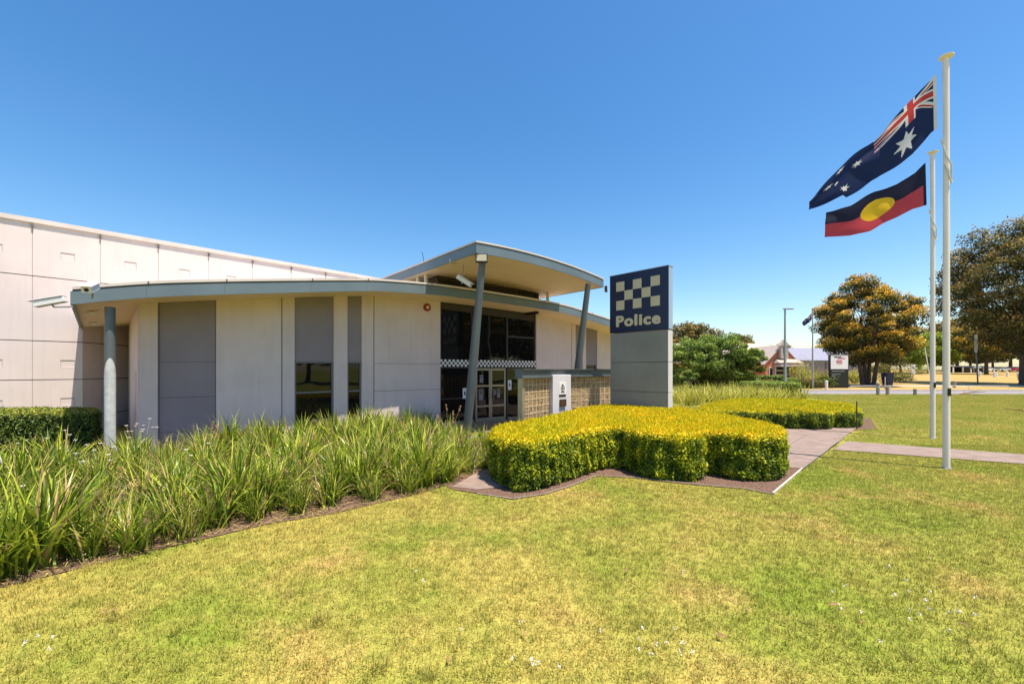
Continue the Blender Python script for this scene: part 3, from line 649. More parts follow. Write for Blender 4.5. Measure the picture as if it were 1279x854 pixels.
# ------------------------------------------------------------ hedges
def chaikin(poly, it=3, r=.16):
    P = [Vector(p) for p in poly]
    for _ in range(it):
        Q = []
        for i in range(len(P)): a, b = P[i], P[(i+1) % len(P)]; Q += [a.lerp(b, r), a.lerp(b, 1-r)]
        P = Q; r = .25
    out = []
    for i in range(len(P)):
        a, b = P[i], P[(i+1) % len(P)]; k = max(1, int((b-a).length/.12))
        for j in range(k): q = a.lerp(b, j/k); out.append([q.x, q.y])
    return np.array(out)
def poly_smooth(poly, k=8):
    P = [Vector(p) for p in poly]; n = len(P); out = []
    for i in range(n):
        a, b, c, e = P[i-1], P[i], P[(i+1) % n], P[(i+2) % n]
        for j in range(k):
            t = j/k; out.append(.5*((2*b)+(-a+c)*t+(2*a-5*b+4*c-e)*t*t+(-a+3*b-3*c+e)*t**3))
    return np.array([[p.x, p.y] for p in out])
def inside(P, poly):
    x, y = P[:, 0], P[:, 1]; r = np.zeros(len(P), bool); j = len(poly)-1
    for i in range(len(poly)):
        xi, yi = poly[i]; xj, yj = poly[j]
        c = ((yi > y) != (yj > y)) & (x < (xj-xi)*(y-yi)/(yj-yi+1e-12)+xi); r ^= c; j = i
    return r
def hedge(name, poly, h, nside, ntop, L, Wd, mat, core, label, tops=(.75, 1.0), sides=(.05, .7), smooth=True, zb=0, spiky=True, hump=.0):
    P = chaikin(poly) if smooth else np.array(poly, float); n = len(P)
    E = np.roll(P, -1, 0)-P; el = np.linalg.norm(E, axis=1); ctr = P.mean(0)
    area = .5*np.sum(P[:, 0]*np.roll(P[:, 1], -1)-np.roll(P[:, 0], -1)*P[:, 1]); sg_ = 1 if area > 0 else -1
    nr = np.stack([E[:, 1], -E[:, 0]], 1)/np.maximum(el, 1e-6)[:, None]*sg_
    # core
    vn = (nr+np.roll(nr, 1, 0)); vn /= np.maximum(np.linalg.norm(vn, axis=1), 1e-6)[:, None]; Q = P-vn*.09
    m = MB(); bot = [(q[0], q[1], zb+.02) for q in Q]; top = [(q[0], q[1], zb+h-.12) for q in Q]
    if sg_ < 0: bot.reverse(); top.reverse()
    Q2 = P-vn*.16; t2 = [(q[0], q[1], zb+h-.06) for q in Q2]
    if sg_ < 0: t2.reverse()
    o = len(m.v); k = len(bot); m.v += bot+top+t2
    for i in range(k):
        j = (i+1) % k; m.f += [(i, j, k+j, k+i), (k+i, k+j, 2*k+j, 2*k+i)]; m.mi += [0, 0]
    m.f.append(tuple(2*k+i for i in range(k))); m.mi.append(0)
    root = m.build(name, core)
    # side leaves
    idx = rng.choice(n, nside, p=el/el.sum()); t = rng.random(nside)[:, None]; z = rng.random(nside)**.85*h
    B = P[idx]+E[idx]*t; q3 = np.column_stack([B, z]); bump = snoise(q3, 5.0, 3)*.045+snoise(q3, 16, 5)*.04
    rnd_in = np.maximum(0, z-(h-.13))**2*3.5+np.maximum(0, .12-z)*.6
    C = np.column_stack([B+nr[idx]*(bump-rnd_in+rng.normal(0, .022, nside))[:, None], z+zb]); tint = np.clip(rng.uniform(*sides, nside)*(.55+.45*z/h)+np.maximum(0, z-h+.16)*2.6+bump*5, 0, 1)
    bias = np.column_stack([nr[idx], np.full(nside, .6)])
    V, Fc = leaves(C, L, Wd, bias, 1.0)
    # top leaves
    lo, hi = P.min(0), P.max(0); T = rng.uniform(lo, hi, (int(ntop*2.2), 2)); T = T[inside(T, P)][:ntop]; nt_ = len(T)
    q3 = np.column_stack([T, np.zeros(nt_)]); zt_ = h+snoise(q3, 3.0, 8)*.02+snoise(q3, 11, 2)*.018-.01+rng.uniform(-.05, .03, nt_)
    dd = np.full(nt_, 9.)
    for i in range(0, n, 1): dd = np.minimum(dd, np.linalg.norm(T-P[i], axis=1))
    zt_ -= np.maximum(0, .14-dd)**2*3.5; zt_ += (rng.random(nt_) < .02)*rng.uniform(.02, .07, nt_)
    if hump: zt_ += hump*np.clip(dd/1.5, 0, 1)
    C2 = np.column_stack([T, zt_+zb]); V2, F2 = leaves(C2, L*(1.15 if spiky else 1), Wd*.8, np.tile([0, 0, 1.], (nt_, 1)), -.2 if spiky else 1)
    if spiky:
        V2 = V2.reshape(-1, 4, 3); ax = rng.normal(size=(nt_, 3))*.35+np.array([0, 0, 1]); ax /= np.linalg.norm(ax, axis=1)[:, None]
        sd = rng.normal(size=(nt_, 3)); sd -= (sd*ax).sum(1)[:, None]*ax; sd /= np.linalg.norm(sd, axis=1)[:, None]
        l = (L*rng.uniform(.6, 1.7, nt_))[:, None]; w_ = Wd*.33
        V2 = np.stack([C2-ax*l*.4, C2+sd*w_, C2+ax*l*.8, C2-sd*w_], 1).reshape(-1, 3)
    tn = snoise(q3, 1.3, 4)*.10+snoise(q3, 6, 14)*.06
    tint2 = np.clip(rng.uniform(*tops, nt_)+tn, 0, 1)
    V = np.vstack([V, V2]); Fc = np.vstack([Fc, F2+len(V)-len(V2)]); tt = np.concatenate([tint, tint2])
    npmesh('leaves', V, Fc, mat, {'tint': tt, 'rnd': rng.random(len(tt))}, root)
    return tag(root, label, 'hedge')
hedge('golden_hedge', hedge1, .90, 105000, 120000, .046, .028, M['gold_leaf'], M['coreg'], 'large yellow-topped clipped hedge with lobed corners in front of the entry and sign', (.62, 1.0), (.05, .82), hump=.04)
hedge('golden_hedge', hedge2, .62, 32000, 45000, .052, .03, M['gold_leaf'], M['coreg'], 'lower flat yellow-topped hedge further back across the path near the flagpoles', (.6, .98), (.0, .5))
hedge('dark_hedge', [(-20, 8.9), (-15.4, 9.15), (-12, 9.9), (-10.45, 10.5), (-11.25, 11.35), (-13, 11.5), (-16, 10.9), (-20, 10.2)], 1.06, 36000, 16000, .05, .032, M['hedge_leaf'], M['core'], 'dark green clipped hedge under the roof corner at the far left wall', (.5, .95), (.1, .75), spiky=False)
far1 = [(11.7, 24.6), (14, 25), (17, 26.5), (17.5, 29.5), (14, 31), (11, 30)]
hedge('round_hedge', [(18.0, 28.6), (19.6, 28.6), (20.6, 29.6), (20.9, 31.5), (19.8, 33), (18, 33), (17.2, 31), (17.2, 29.4)], 1.15, 7000, 4500, .12, .08, M['green_leaf'], M['core'], 'rounded grey-green hedge end beyond the yellow hedges near the road', (.4, .9), (.1, .7), spiky=False)
hedge('boundary_hedge', [(19, 48), (25, 46.8), (31, 46.5), (31, 48.2), (25, 49), (19, 50)], 1.3, 6000, 3000, .16, .1, M['green_leaf'], M['core'], 'low green hedge in front of the dark windows of the brick building', (.4, .9), (.1, .8), spiky=False, zb=gz(47))
hedge('boundary_hedge', [(98, 118), (108, 118), (108, 121), (98, 121)], 1.8, 3000, 2500, .3, .2, M['lime_leaf'], M['core'], 'bright lime clipped hedge beside the small white notice board across the park', (.5, 1), (.3, .9), spiky=False, zb=gz(118))

# ------------------------------------------------------------ strap leaf plants
def strap_arrays(nb, h, spread, w, seed, seg=5, dead=.1):
    r = np.random.default_rng(seed); V = []; Fs = []; ti = []; o = 0
    for b in range(nb):
        a = r.uniform(0, 2*math.pi); base = np.array([r.normal(0, spread*.25), r.normal(0, spread*.25), 0]); L = h*r.uniform(.65, 1.2)
        lean = r.uniform(.03, .75); droop = r.uniform(.2, 1.5)*(.5+lean); dr = np.array([math.cos(a), math.sin(a), 0]); tw = a+math.pi/2+r.normal(0, .5); sd = np.array([math.cos(tw), math.sin(tw), 0])
        p = base.copy(); th = lean; wd = w*r.uniform(.6, 1.3); isd = r.random() < dead; c = r.uniform(.9, 1) if isd else np.clip(r.normal(.36, .27), 0, .85)
        for s in range(seg+1):
            f = s/seg; ww = wd*(1-f**2.2)*(.6+.8*min(f*3, 1)*.5); V += [p-sd*ww/2, p+sd*ww/2]
            th += droop/seg*(f*1.8); p = p+(dr*math.sin(th)+np.array([0, 0, math.cos(th)]))*L/seg
        for s in range(seg): Fs.append((o+2*s, o+2*s+1, o+2*s+3, o+2*s+2)); ti.append(np.clip(c+(.12*s/seg if not isd else 0), 0, 1))
        o += 2*(seg+1)
    return np.array(V), np.array(Fs), np.array(ti)
def strap_obj(name, mat, *a, **k):
    V, Fs, ti = strap_arrays(*a, **k); r = np.repeat(rng.random(len(Fs)//5), 5); return npmesh(name, V, Fs, mat, {'tint': ti, 'rnd': r}, smooth=True)
def stems(parent, n, h, seed, kind):
    r = np.random.default_rng(seed)
    for i in range(n):
        a = r.uniform(0, 6.28); ln = r.uniform(.1, .4); hh = h*r.uniform(.85, 1.2); t = Vector((math.cos(a)*ln, math.sin(a)*ln, hh))
        m = MB(); m.tube([(0, 0, 0), t*.5+Vector((0, 0, .05)), t], [.004, .0035, .003], 4)
        st_ = m.build('flower_stem' if kind == 'fl' else 'seed_stem', M['mstem'], parent)
        f = MB()
        if kind == 'fl':
            for q in range(5):
                an = q*1.257+a; d1 = Vector((math.cos(an), math.sin(an), .35)); s1 = Vector((-math.sin(an), math.cos(an), 0))*.012; f.face([t, t+d1*.022+s1, t+d1*.042, t+d1*.022-s1])
            f.tube([t-Vector((0, 0, .02)), t+Vector((0, 0, .012))], .009, 6); f.build('flower', M['petal'], st_)
        else:
            up = t.normalized(); C = np.array([t-up*(.16*k/60) for k in range(60)])+r.normal(0, .011, (60, 3)); V, Fc = leaves(C, .035, .012)
            npmesh('seed_head', V, Fc, M['seed'], {'tint': r.random(60), 'rnd': r.random(60)}, st_)
M['mstem'] = paint('stem_green', (.28, .30, .12), .7, .1, bump=0)
protos = []
for k, (nb, h, w, dead) in enumerate(((150, .90, .034, .10), (150, .84, .029, .14), (135, 1.0, .038, .05), (140, .76, .020, .2), (120, .64, .016, .42))):
    protos.append(strap_obj('strap_leaf_plant', M['strap'], nb, h, .42, w, 20+k, dead=dead))
flp = strap_obj('flowering_plant', M['strap'], 130, .80, .42, .028, 40, dead=.06); stems(flp, 4, 1.0, 5, 'fl')
sdp = strap_obj('seeding_plant', M['strap'], 120, .70, .42, .02, 41, dead=.25); stems(sdp, 4, .88, 6, 'sd')
labs = ['green strap-leaf clump in the long bed before the police station wall', 'upright green strap-leaf clump with many narrow blades in the front garden bed', 'tall broad-bladed dark green strap-leaf clump in the front garden bed', 'thin-bladed yellowing strap-leaf clump in the front garden bed', 'small brownish half-dry strap-leaf clump in the front garden bed']
used = set(); bedp = np.array([(p[0], p[1]) for p in bed]); fr_ = [Vector(p) for p in front]
def dfront(p): 
    best = 9
    for a, b in zip(fr_[:-1], fr_[1:]):
        d = b-a; t = max(0, min(1, (p-a).dot(d)/d.dot(d))); best = min(best, (p-(a+d*t)).length)
    return best
pts = []; r_ = random.Random(4); tries = 0
while tries < 9000:
    tries += 1; p = Vector((r_.uniform(-11, -.6), r_.uniform(2.2, 13.8)))
    if not inside(np.array([[p.x, p.y]]), bedp)[0]: continue
    df = dfront(p)
    if df < .10: continue
    if p.x/p.y < -1.55: continue
    # distance to facade
    x = CX+F*p.x/p.y; fp_, fn_, _ = fac(max(173.1, min(811, x))); 
    if (p-fp_).dot(fn_) > -.75 and x > 120: continue
    if (p-Vector((-8.95, 9.27))).length < .35 or (p-Vector((-1.38, 12.6))).length < .5: continue
    mind = .37 if df < .8 else .54
    if any((p-q).length < mind for q in pts): continue
    if df > 3.2 and x < 130 and p.y > 8.2: continue
    pts.append(p)
pts.sort(key=lambda p: p.y)
def use(key, o, p, rz, sc, lab, grp):
    if key in used: c = dup(o, (p.x, p.y, .0), rz, None, sc)
    else: used.add(key); c = o; c.location = (p.x, p.y, 0); c.rotation_euler.z = rz; c.scale = (sc,)*3
    tag(c, lab, 'plant', grp); return c
for p in pts:
    df = dfront(p); x = CX+F*p.x/p.y; rr = r_.random(); sc = r_.uniform(.74, 1.04); rz_ = r_.uniform(0, 6.28)
    if x < 250 and 1.2 < df and rr < .25: use('f', flp, p, rz_, sc, 'strap-leaf clump with small white flowers on tall stalks near the roof column', 'white flowering clumps in the front bed'); continue
    if (rr < .12 and x > 60) or (x > 545 and rr < .5): use('s', sdp, p, rz_, sc, 'strap-leaf clump carrying tan fluffy seed heads in the front garden bed', 'seeding clumps in the front bed'); continue
    if 100 < x < 260: k = r_.choice((1, 3, 3, 4, 1))
    elif x < 100: k = r_.choice((0, 2, 2, 1))
    else: k = r_.choice((0, 0, 2, 1, 2, 3))
    if df < .45: sc *= r_.uniform(.62, .9)
    if x > 560: sc *= .8
    use(k, protos[k], p, rz_, sc, labs[k], 'strap-leaf clumps in the front bed')
LV = []; LT = []
for i in range(1500):
    a, b = r_.choice(list(zip(fr_[1:-1], fr_[2:]))); d = b-a; p = a+d*r_.random(); nn_ = Vector((-d.y, d.x)).normalized()*r_.uniform(-.03, .9) if True else 0
    p = p+nn_; an = r_.uniform(0, 6.28); u_ = Vector((math.cos(an), math.sin(an)))*r_.uniform(.04, .16); w_ = Vector((-u_.y, u_.x)).normalized()*r_.uniform(.002, .006); z = r_.uniform(.015, .04)
    LV += [(*(p-u_), z), (*(p+w_), z+.012), (*(p+u_), z), (*(p-w_), z+.012)]; LT.append(r_.uniform(.85, 1))
o = npmesh('leaf_litter', np.array(LV), np.arange(len(LV)).reshape(-1, 4), M['strap'], {'tint': LT, 'rnd': rng.random(len(LT))}); o['kind'] = 'stuff'; o['label'] = 'dry leaf litter along the front edge of the garden bed'
# far reed bed
rp = strap_obj('reed_clump', M['reed'], 70, 1.15, .8, .035, 60, dead=.15); k = 0
for i in range(46):
    X = 10.2+(i % 12)*.68+r_.uniform(-.2, .2); Y = 24.2+(i//12)*1.5+r_.uniform(-.4, .4)+.22*(X-10)
    if k == 0: o = rp; o.location = (X, Y, 0)
    else: o = dup(rp, (X, Y, 0), r_.uniform(0, 6), None, r_.uniform(.85, 1.15))
    k += 1; tag(o, 'yellow-green reed clump in the bed behind the sign and golden hedge', 'plant', 'reed clumps behind the sign')

# ------------------------------------------------------------ trees
def tree(name, loc, Ht, R, mat, label, seed, trunks=1, base=.25, nleaf=14000, L=.35, nclump=46, tr=.28, sq=.75, group=None, top_bias=1.0, clump_r=.27):
    r = np.random.default_rng(seed); root = empty(name, loc, label, 'tree', group)
    cz_ = Ht*(base+1)/2; hz = Ht*(1-base)/2; cl_ = []; tries = 0
    while len(cl_) < nclump and tries < 5000:
        tries += 1
        v = r.normal(size=3); v /= np.linalg.norm(v); rad = r.uniform(.45, 1)**.6
        c = np.array([v[0]*R*rad, v[1]*R*rad, cz_+v[2]*hz*rad*.9]); 
        if c[2] < cz_: c[:2] *= .98
        s = R*clump_r*r.uniform(.7, 1.35)
        if all(np.linalg.norm(c-q)/(s+t_) > .52 for q, t_ in cl_): cl_.append((c, s))
    t = MB()
    for k in range(trunks):
        a = k*2.4+r.uniform(0, 1); off = np.array([math.cos(a), math.sin(a), 0])*(.0 if trunks == 1 else tr*2.2)
        tops = Vector((off[0]*3.5, off[1]*3.5, Ht*.62)); b = Vector(off); mid = b.lerp(tops, .5)+Vector((r.normal(0, .15), r.normal(0, .15), 0))
        t.tube([b-Vector((0, 0, .2)), b+Vector((0, 0, .3)), mid, tops], [tr*1.35, tr, tr*.7, tr*.3], 9)
        mine = [c for i, c in enumerate(cl_) if i % trunks == k]
        for c, s in mine[:18]:
            zf = min(.9, max(.35, (c[2]/Ht)*.75)); st_ = b.lerp(tops, zf*.95); e = Vector(c)
            t.tube([st_, st_.lerp(e, .5)+Vector((0, 0, -.04*Ht*.3)), e], [tr*.32, tr*.18, tr*.05], 5)
    t.build('trunk', M['bark'], root, smooth=True)
    C = []; tn = []; tot = sum(s**2 for _, s in cl_)
    for c, s in cl_:
        n = int(nleaf*s*s/tot); v = r.normal(size=(n, 3)); v /= np.linalg.norm(v, axis=1)[:, None]; rad = r.random(n)**.33
        lump = 1+.22*np.sin(v@r.normal(size=3)*3+r.uniform(0, 6))+.12*np.sin(v@r.normal(size=3)*7)
        p = v*(rad*s*lump)[:, None]; p[:, 2] *= sq; C.append(p+c); ct = r.normal(.0, .1)
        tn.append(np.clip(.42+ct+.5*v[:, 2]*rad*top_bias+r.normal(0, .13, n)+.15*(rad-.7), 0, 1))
    C = np.vstack(C); tn = np.concatenate(tn); V, Fc = leaves(C, L, L*.5); npmesh('crown', V, Fc, mat, {'tint': tn, 'rnd': r.random(len(C))}, root); return root
def TX(x, D): return (x-CX)/F*D
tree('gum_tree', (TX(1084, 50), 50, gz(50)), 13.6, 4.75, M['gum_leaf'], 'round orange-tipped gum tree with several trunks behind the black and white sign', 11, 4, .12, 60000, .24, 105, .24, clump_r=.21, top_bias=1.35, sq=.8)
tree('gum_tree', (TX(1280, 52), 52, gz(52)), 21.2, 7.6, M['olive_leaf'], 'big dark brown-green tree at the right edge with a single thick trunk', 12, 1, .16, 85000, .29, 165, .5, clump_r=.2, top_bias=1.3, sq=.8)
tree('shade_tree', (TX(868, 44.5)-.3, 44, gz(44)), 5.6, 3.0, M['green_leaf'], 'leafy green tree just right of the police sign', 13, 2, .1, 15000, .22, 50, .12, clump_r=.24)
tree('shade_tree', (TX(900, 44), 44.5, gz(44)), 6.0, 3.1, M['green_leaf'], 'tallest middle leafy green tree in front of the brick building', 14, 3, .1, 16000, .22, 50, .12, clump_r=.24)
tree('shade_tree', (TX(931, 44), 44, gz(44)), 5.0, 1.75, M['green_leaf'], 'smaller loose green tree closest to the brick gable', 15, 2, .1, 10000, .22, 36, .10, clump_r=.24)
tree('shade_tree', (TX(857, 40), 39.5, 0), 2.1, .75, M['green_leaf'], 'tiny round clipped green tree near the foot of the police sign', 16, 1, .3, 2500, .14, 14, .05)
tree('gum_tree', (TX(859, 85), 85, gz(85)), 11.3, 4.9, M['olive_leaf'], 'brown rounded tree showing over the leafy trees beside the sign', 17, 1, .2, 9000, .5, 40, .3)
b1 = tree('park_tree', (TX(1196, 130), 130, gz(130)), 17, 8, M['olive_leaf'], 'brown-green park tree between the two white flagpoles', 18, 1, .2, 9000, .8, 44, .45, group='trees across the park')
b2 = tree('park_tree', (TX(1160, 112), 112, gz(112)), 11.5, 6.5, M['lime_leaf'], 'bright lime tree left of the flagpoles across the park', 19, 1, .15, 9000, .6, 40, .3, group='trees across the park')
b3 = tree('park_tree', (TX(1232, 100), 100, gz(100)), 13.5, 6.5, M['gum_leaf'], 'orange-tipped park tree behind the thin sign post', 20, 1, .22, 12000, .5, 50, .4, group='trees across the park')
for k_ in range(16):
    D_ = 185+(k_*37 % 50); dup(b1 if k_ % 3 else b3, (55+k_*17+(k_*13 % 7), D_, gz(D_)), k_*1.1, 'tree in the distant tree line closing off the park', .8+(k_*7 % 5)*.12)['group'] = 'trees in the distant tree line'
for src, x, D, sc, lab in ((b2, 1125, 105, .9, 'bright lime tree showing beneath the multi-trunked gum'), (b2, 1178, 150, 1.0, 'far lime tree just beyond the white flagpoles'), (b3, 1180, 165, 1.2, 'far dark round tree rising over the lime trees between the flagpoles'), (b1, 1262, 150, 1.15, 'distant brown tree behind the big right-hand tree'),
                           (b3, 1212, 140, 1.0, 'distant orange-tipped tree right of the taller flagpole'), (b1, 1310, 120, 1.0, 'park tree beyond the right edge'), (b3, 1240, 190, 1.2, 'far tree at the back of the car park'), (b2, 1050, 110, .75, 'lime-green tree peeping over the top of the black and white sign'),
                           (b1, 1290, 190, 1.2, 'furthest brown tree at the right edge'), (b3, 1150, 200, .9, 'far tree left of the smaller flagpole behind the lime trees')):
    dup(src, (TX(x, D), D, gz(D)), x*.7, lab, sc)
# trees along the street to the right of the camera (seen in the glass)
for k, (X, Y, sc) in enumerate(((34, 3, 1.0), (44, -7, 1.2), (39, -17, 1.1), (50, 10, .8), (30, -28, 1.2), (55, -2, 1.3))):
    dup(b1 if k % 2 else b3, (X, Y, 0), k*1.3, 'street tree on the right beyond the picture, mirrored in the entry glass', .85*sc)
def shrub(x, D, h, R, mat, label, seed, n=2500, L=.14, fl=0):
    r = np.random.default_rng(seed); root = empty('shrub', (TX(x, D), D, gz(D)), label, 'shrub', 'shrubs before the brick building' if 930 < x < 1060 else None)
    v = r.normal(size=(n, 3)); v /= np.linalg.norm(v, axis=1)[:, None]; lump = 1+.25*np.sin(v@r.normal(size=3)*4)+.15*np.sin(v@r.normal(size=3)*9)
    p = v*(r.random(n)**.4*lump)[:, None]*np.array([R, R, h/2]); p[:, 2] = np.abs(p[:, 2]+h*.42); V, Fc = leaves(p, L, L*.5)
    npmesh('foliage', V, Fc, mat, {'tint': np.clip(.4+.4*v[:, 2]+r.normal(0, .15, n), 0, 1), 'rnd': r.random(n)}, root)
    if fl:
        q = r.choice(n, fl); V, Fc = leaves(p[q]*1.03, .13, .1); npmesh('flowers', V, Fc, M['flower'], {'tint': r.random(fl), 'rnd': r.random(fl)}, root)
    t = MB()
    for k in range(4): a = k*1.6; t.tube([(0, 0, -.1), (math.cos(a)*R*.5, math.sin(a)*R*.5, h*.5)], [.05, .02], 5)
    t.build('stem', M['bark'], root)
for i, (x, D, h, R, mt, lb, fl) in enumerate(((948, 45, 1.1, .8, 'green_leaf', 'low shrub at the left foot of the brick gable', 0), (962, 45, 1.0, 1.0, 'olive_leaf', 'olive shrub under the brick porch window', 0), (988, 46, 1.3, 1.2, 'green_leaf', 'green shrub right of the light pole', 0), (1003, 50, 3.2, 1.8, 'reed', 'tall pale shrub between light pole and far flagpole', 40), (1010, 45, 1.3, 1.3, 'olive_leaf', 'dull olive shrub near the far flagpole foot', 0), (1022, 47, 2.0, 1.4, 'reed', 'shrub dotted with orange flowers right of the far flagpole', 160), (1030, 46, 1.5, 1.1, 'green_leaf', 'green shrub touching the left side of the black and white sign', 30),
                      (1066, 56, 2.0, 1.6, 'reed', 'pale shrub right of the black and white sign', 0), (1078, 58, 1.8, 1.5, 'green_leaf', 'green shrub behind the gum trunks', 0), (1110, 54, 4.2, 2.2, 'olive_leaf', 'dark dense shrub at the right foot of the gum tree', 0), (1121, 60, 1.5, 2.2, 'lime_leaf', 'low pale green shrub right of the gum tree', 0), (1150, 100, 3, 3, 'lime_leaf', 'pale lime shrub beside the small white board', 0))):
    shrub(x, D, h, R, M[mt], lb, 100+i, fl=fl)

# ------------------------------------------------------------ brick building
bb = empty('brick_building', (TX(960, 56), 56, gz(56)), 'orange brick building with a steep gabled porch and pale roof beyond the road', 'building')
def P2(mb, name, mats, parent=None, **k):
    o = mb.build(name, mats, **k)
    if parent is None: o.parent = bb; o.location = -bb.location
    else: o.parent = parent
    return o
zb = gz(56)
m = MB(); m.box((22, 60, zb+1.4), (30, 9, 2.8)); P2(m, 'wall', M['brick'])
m = MB(); m.face([(6, 54.8, zb+2.7), (37.2, 54.8, zb+2.7), (35, 60, zb+5.6), (6, 60, zb+5.6)]); m.face([(37.2, 65, zb+2.7), (6, 65, zb+2.7), (6, 60, zb+5.6), (35, 60, zb+5.6)]); m.face([(37.2, 54.8, zb+2.7), (37.2, 65, zb+2.7), (35, 60, zb+5.6)]); P2(m, 'roof', M['rooftile'])
xa, xb_ = TX(956, 52.5), TX(997, 52.5); xm = (xa+xb_)/2; m = MB()
m.hexa([(xa, 52.5, zb), (xb_, 52.5, zb), (xb_, 56, zb), (xa, 56, zb)], [(xa, 52.5, zb+2.6), (xb_, 52.5, zb+2.6), (xb_, 56, zb+2.6), (xa, 56, zb+2.6)])
m.face([(xa, 52.5, zb+2.6), (xb_, 52.5, zb+2.6), (xm, 52.5, zb+4.75)]); m.face([(xb_, 56, zb+2.6), (xa, 56, zb+2.6), (xm, 56, zb+4.75)]); g0 = P2(m, 'gable', M['brick'])
m = MB(); e = .25
for sx, xe in ((-1, xa), (1, xb_)): m.hexa([(xe+sx*e, 52.3, zb+2.42), (xm, 52.3, zb+4.85), (xm, 58, zb+4.85), (xe+sx*e, 58, zb+2.42)], [(xe+sx*e, 52.3, zb+2.52), (xm, 52.3, zb+4.97), (xm, 58, zb+4.97), (xe+sx*e, 58, zb+2.52)])
m.build('gable_roof', M['rooftile'], g0)
m = MB(); m.box((xm, 52.2, zb+4.0), (.95, .5, 1.6)); m.face([(xm-.6, 51.9, zb+4.8), (xm+.6, 51.9, zb+4.8), (xm, 51.9, zb+5.6)]); m.face([(xm+.6, 52.5, zb+4.8), (xm-.6, 52.5, zb+4.8), (xm, 52.5, zb+5.6)]); m.face([(xm-.6, 51.9, zb+4.8), (xm, 51.9, zb+5.6), (xm, 52.5, zb+5.6), (xm-.6, 52.5, zb+4.8)]); m.face([(xm, 51.9, zb+5.6), (xm+.6, 51.9, zb+4.8), (xm+.6, 52.5, zb+4.8), (xm, 52.5, zb+5.6)]); dz_ = m.build('dormer', M['rooftile'], g0)
m = MB(); m.box((xm, 51.93, zb+4.3), (.28, .05, .9)); m.build('louvre', M['frame'], dz_)
m = MB(); m.hexa([(xa+.9, 51.2, zb+2.6), (xb_-.2, 51.2, zb+2.6), (xb_-.2, 52.5, zb+2.6), (xa+.9, 52.5, zb+2.6)], [(xa+.9, 51.2, zb+2.75), (xb_-.2, 51.2, zb+2.75), (xb_-.6, 52.5, zb+3.2), (xa+1.3, 52.5, zb+3.2)]); P2(m, 'porch_roof', M['rooftile'])
m = MB(); m.box((xm+1.5, 51.8, zb+2.35), (5.2, 1.6, .3)); P2(m, 'porch_beam', M['rooftile'])
m = MB(); m.box((xm+.1, 52.46, zb+1.2), (2.0, .06, 2.3)); w0 = P2(m, 'window', M['white']); 
m = MB()
for i in range(4): m.box((xm+.1, 52.42, zb+.35+i*.55), (1.7, .04, .42))
m.build('pane', M['glass'], w0)
m = MB(); m.box((xa+.7, 52.46, zb+1.35), (.5, .06, 1.6)); w0 = P2(m, 'window', M['white']); m = MB(); m.box((xa+.7, 52.42, zb+1.35), (.34, .04, 1.4)); m.build('pane', M['glass'], w0)
for x in (xb_-.9, xb_-.3, xb_+1.4): m = MB(); m.box((x, 51.3, zb+1.1), (.24, .24, 2.2)); P2(m, 'porch_post', M['rooftile'])
for xx in (18.5, 21.5, 24.4, 27.2): 
    m = MB(); m.box((xx, 55.46, zb+1.3), (1.2, .06, 1.2)); w0 = P2(m, 'window', M['white']); m = MB(); m.box((xx, 55.42, zb+1.3), (1.0, .04, 1.0)); m.build('pane', M['glass'], w0)
mv = empty('warehouse', (58, 90, gz(90)), 'long mauve-grey roofed building far behind the brick gable', 'building')
m = MB(); m.box((4, 8, 1.5), (32, 14, 3)); m.build('wall', M['roofmauve'], mv)
m = MB(); m.hexa([(-13, .4, 3), (21, .4, 3), (21, 16, 3), (-13, 16, 3)], [(-11, 7, 6.3), (19, 7, 6.3), (19, 9, 6.3), (-11, 9, 6.3)]); m.build('roof', M['roofmauve'], mv)
m = MB(); m.box((-2, .3, 1.6), (4, .1, 2.2)); m.build('door', M['frame'], mv)
wl_ = empty('carport', (TX(1022, 72), 72, gz(72)), 'flat-roofed dark carport behind the flowering shrubs', 'carport'); m = MB(); m.box((0, 0, 3.0), (10, 4, .3)); m.build('roof', M['steel'], wl_)
for x in (-4.6, 0, 4.6): m = MB(); m.box((x, -1.7, 1.43), (.2, .2, 2.85)); m.build('post', M['steel'], wl_)

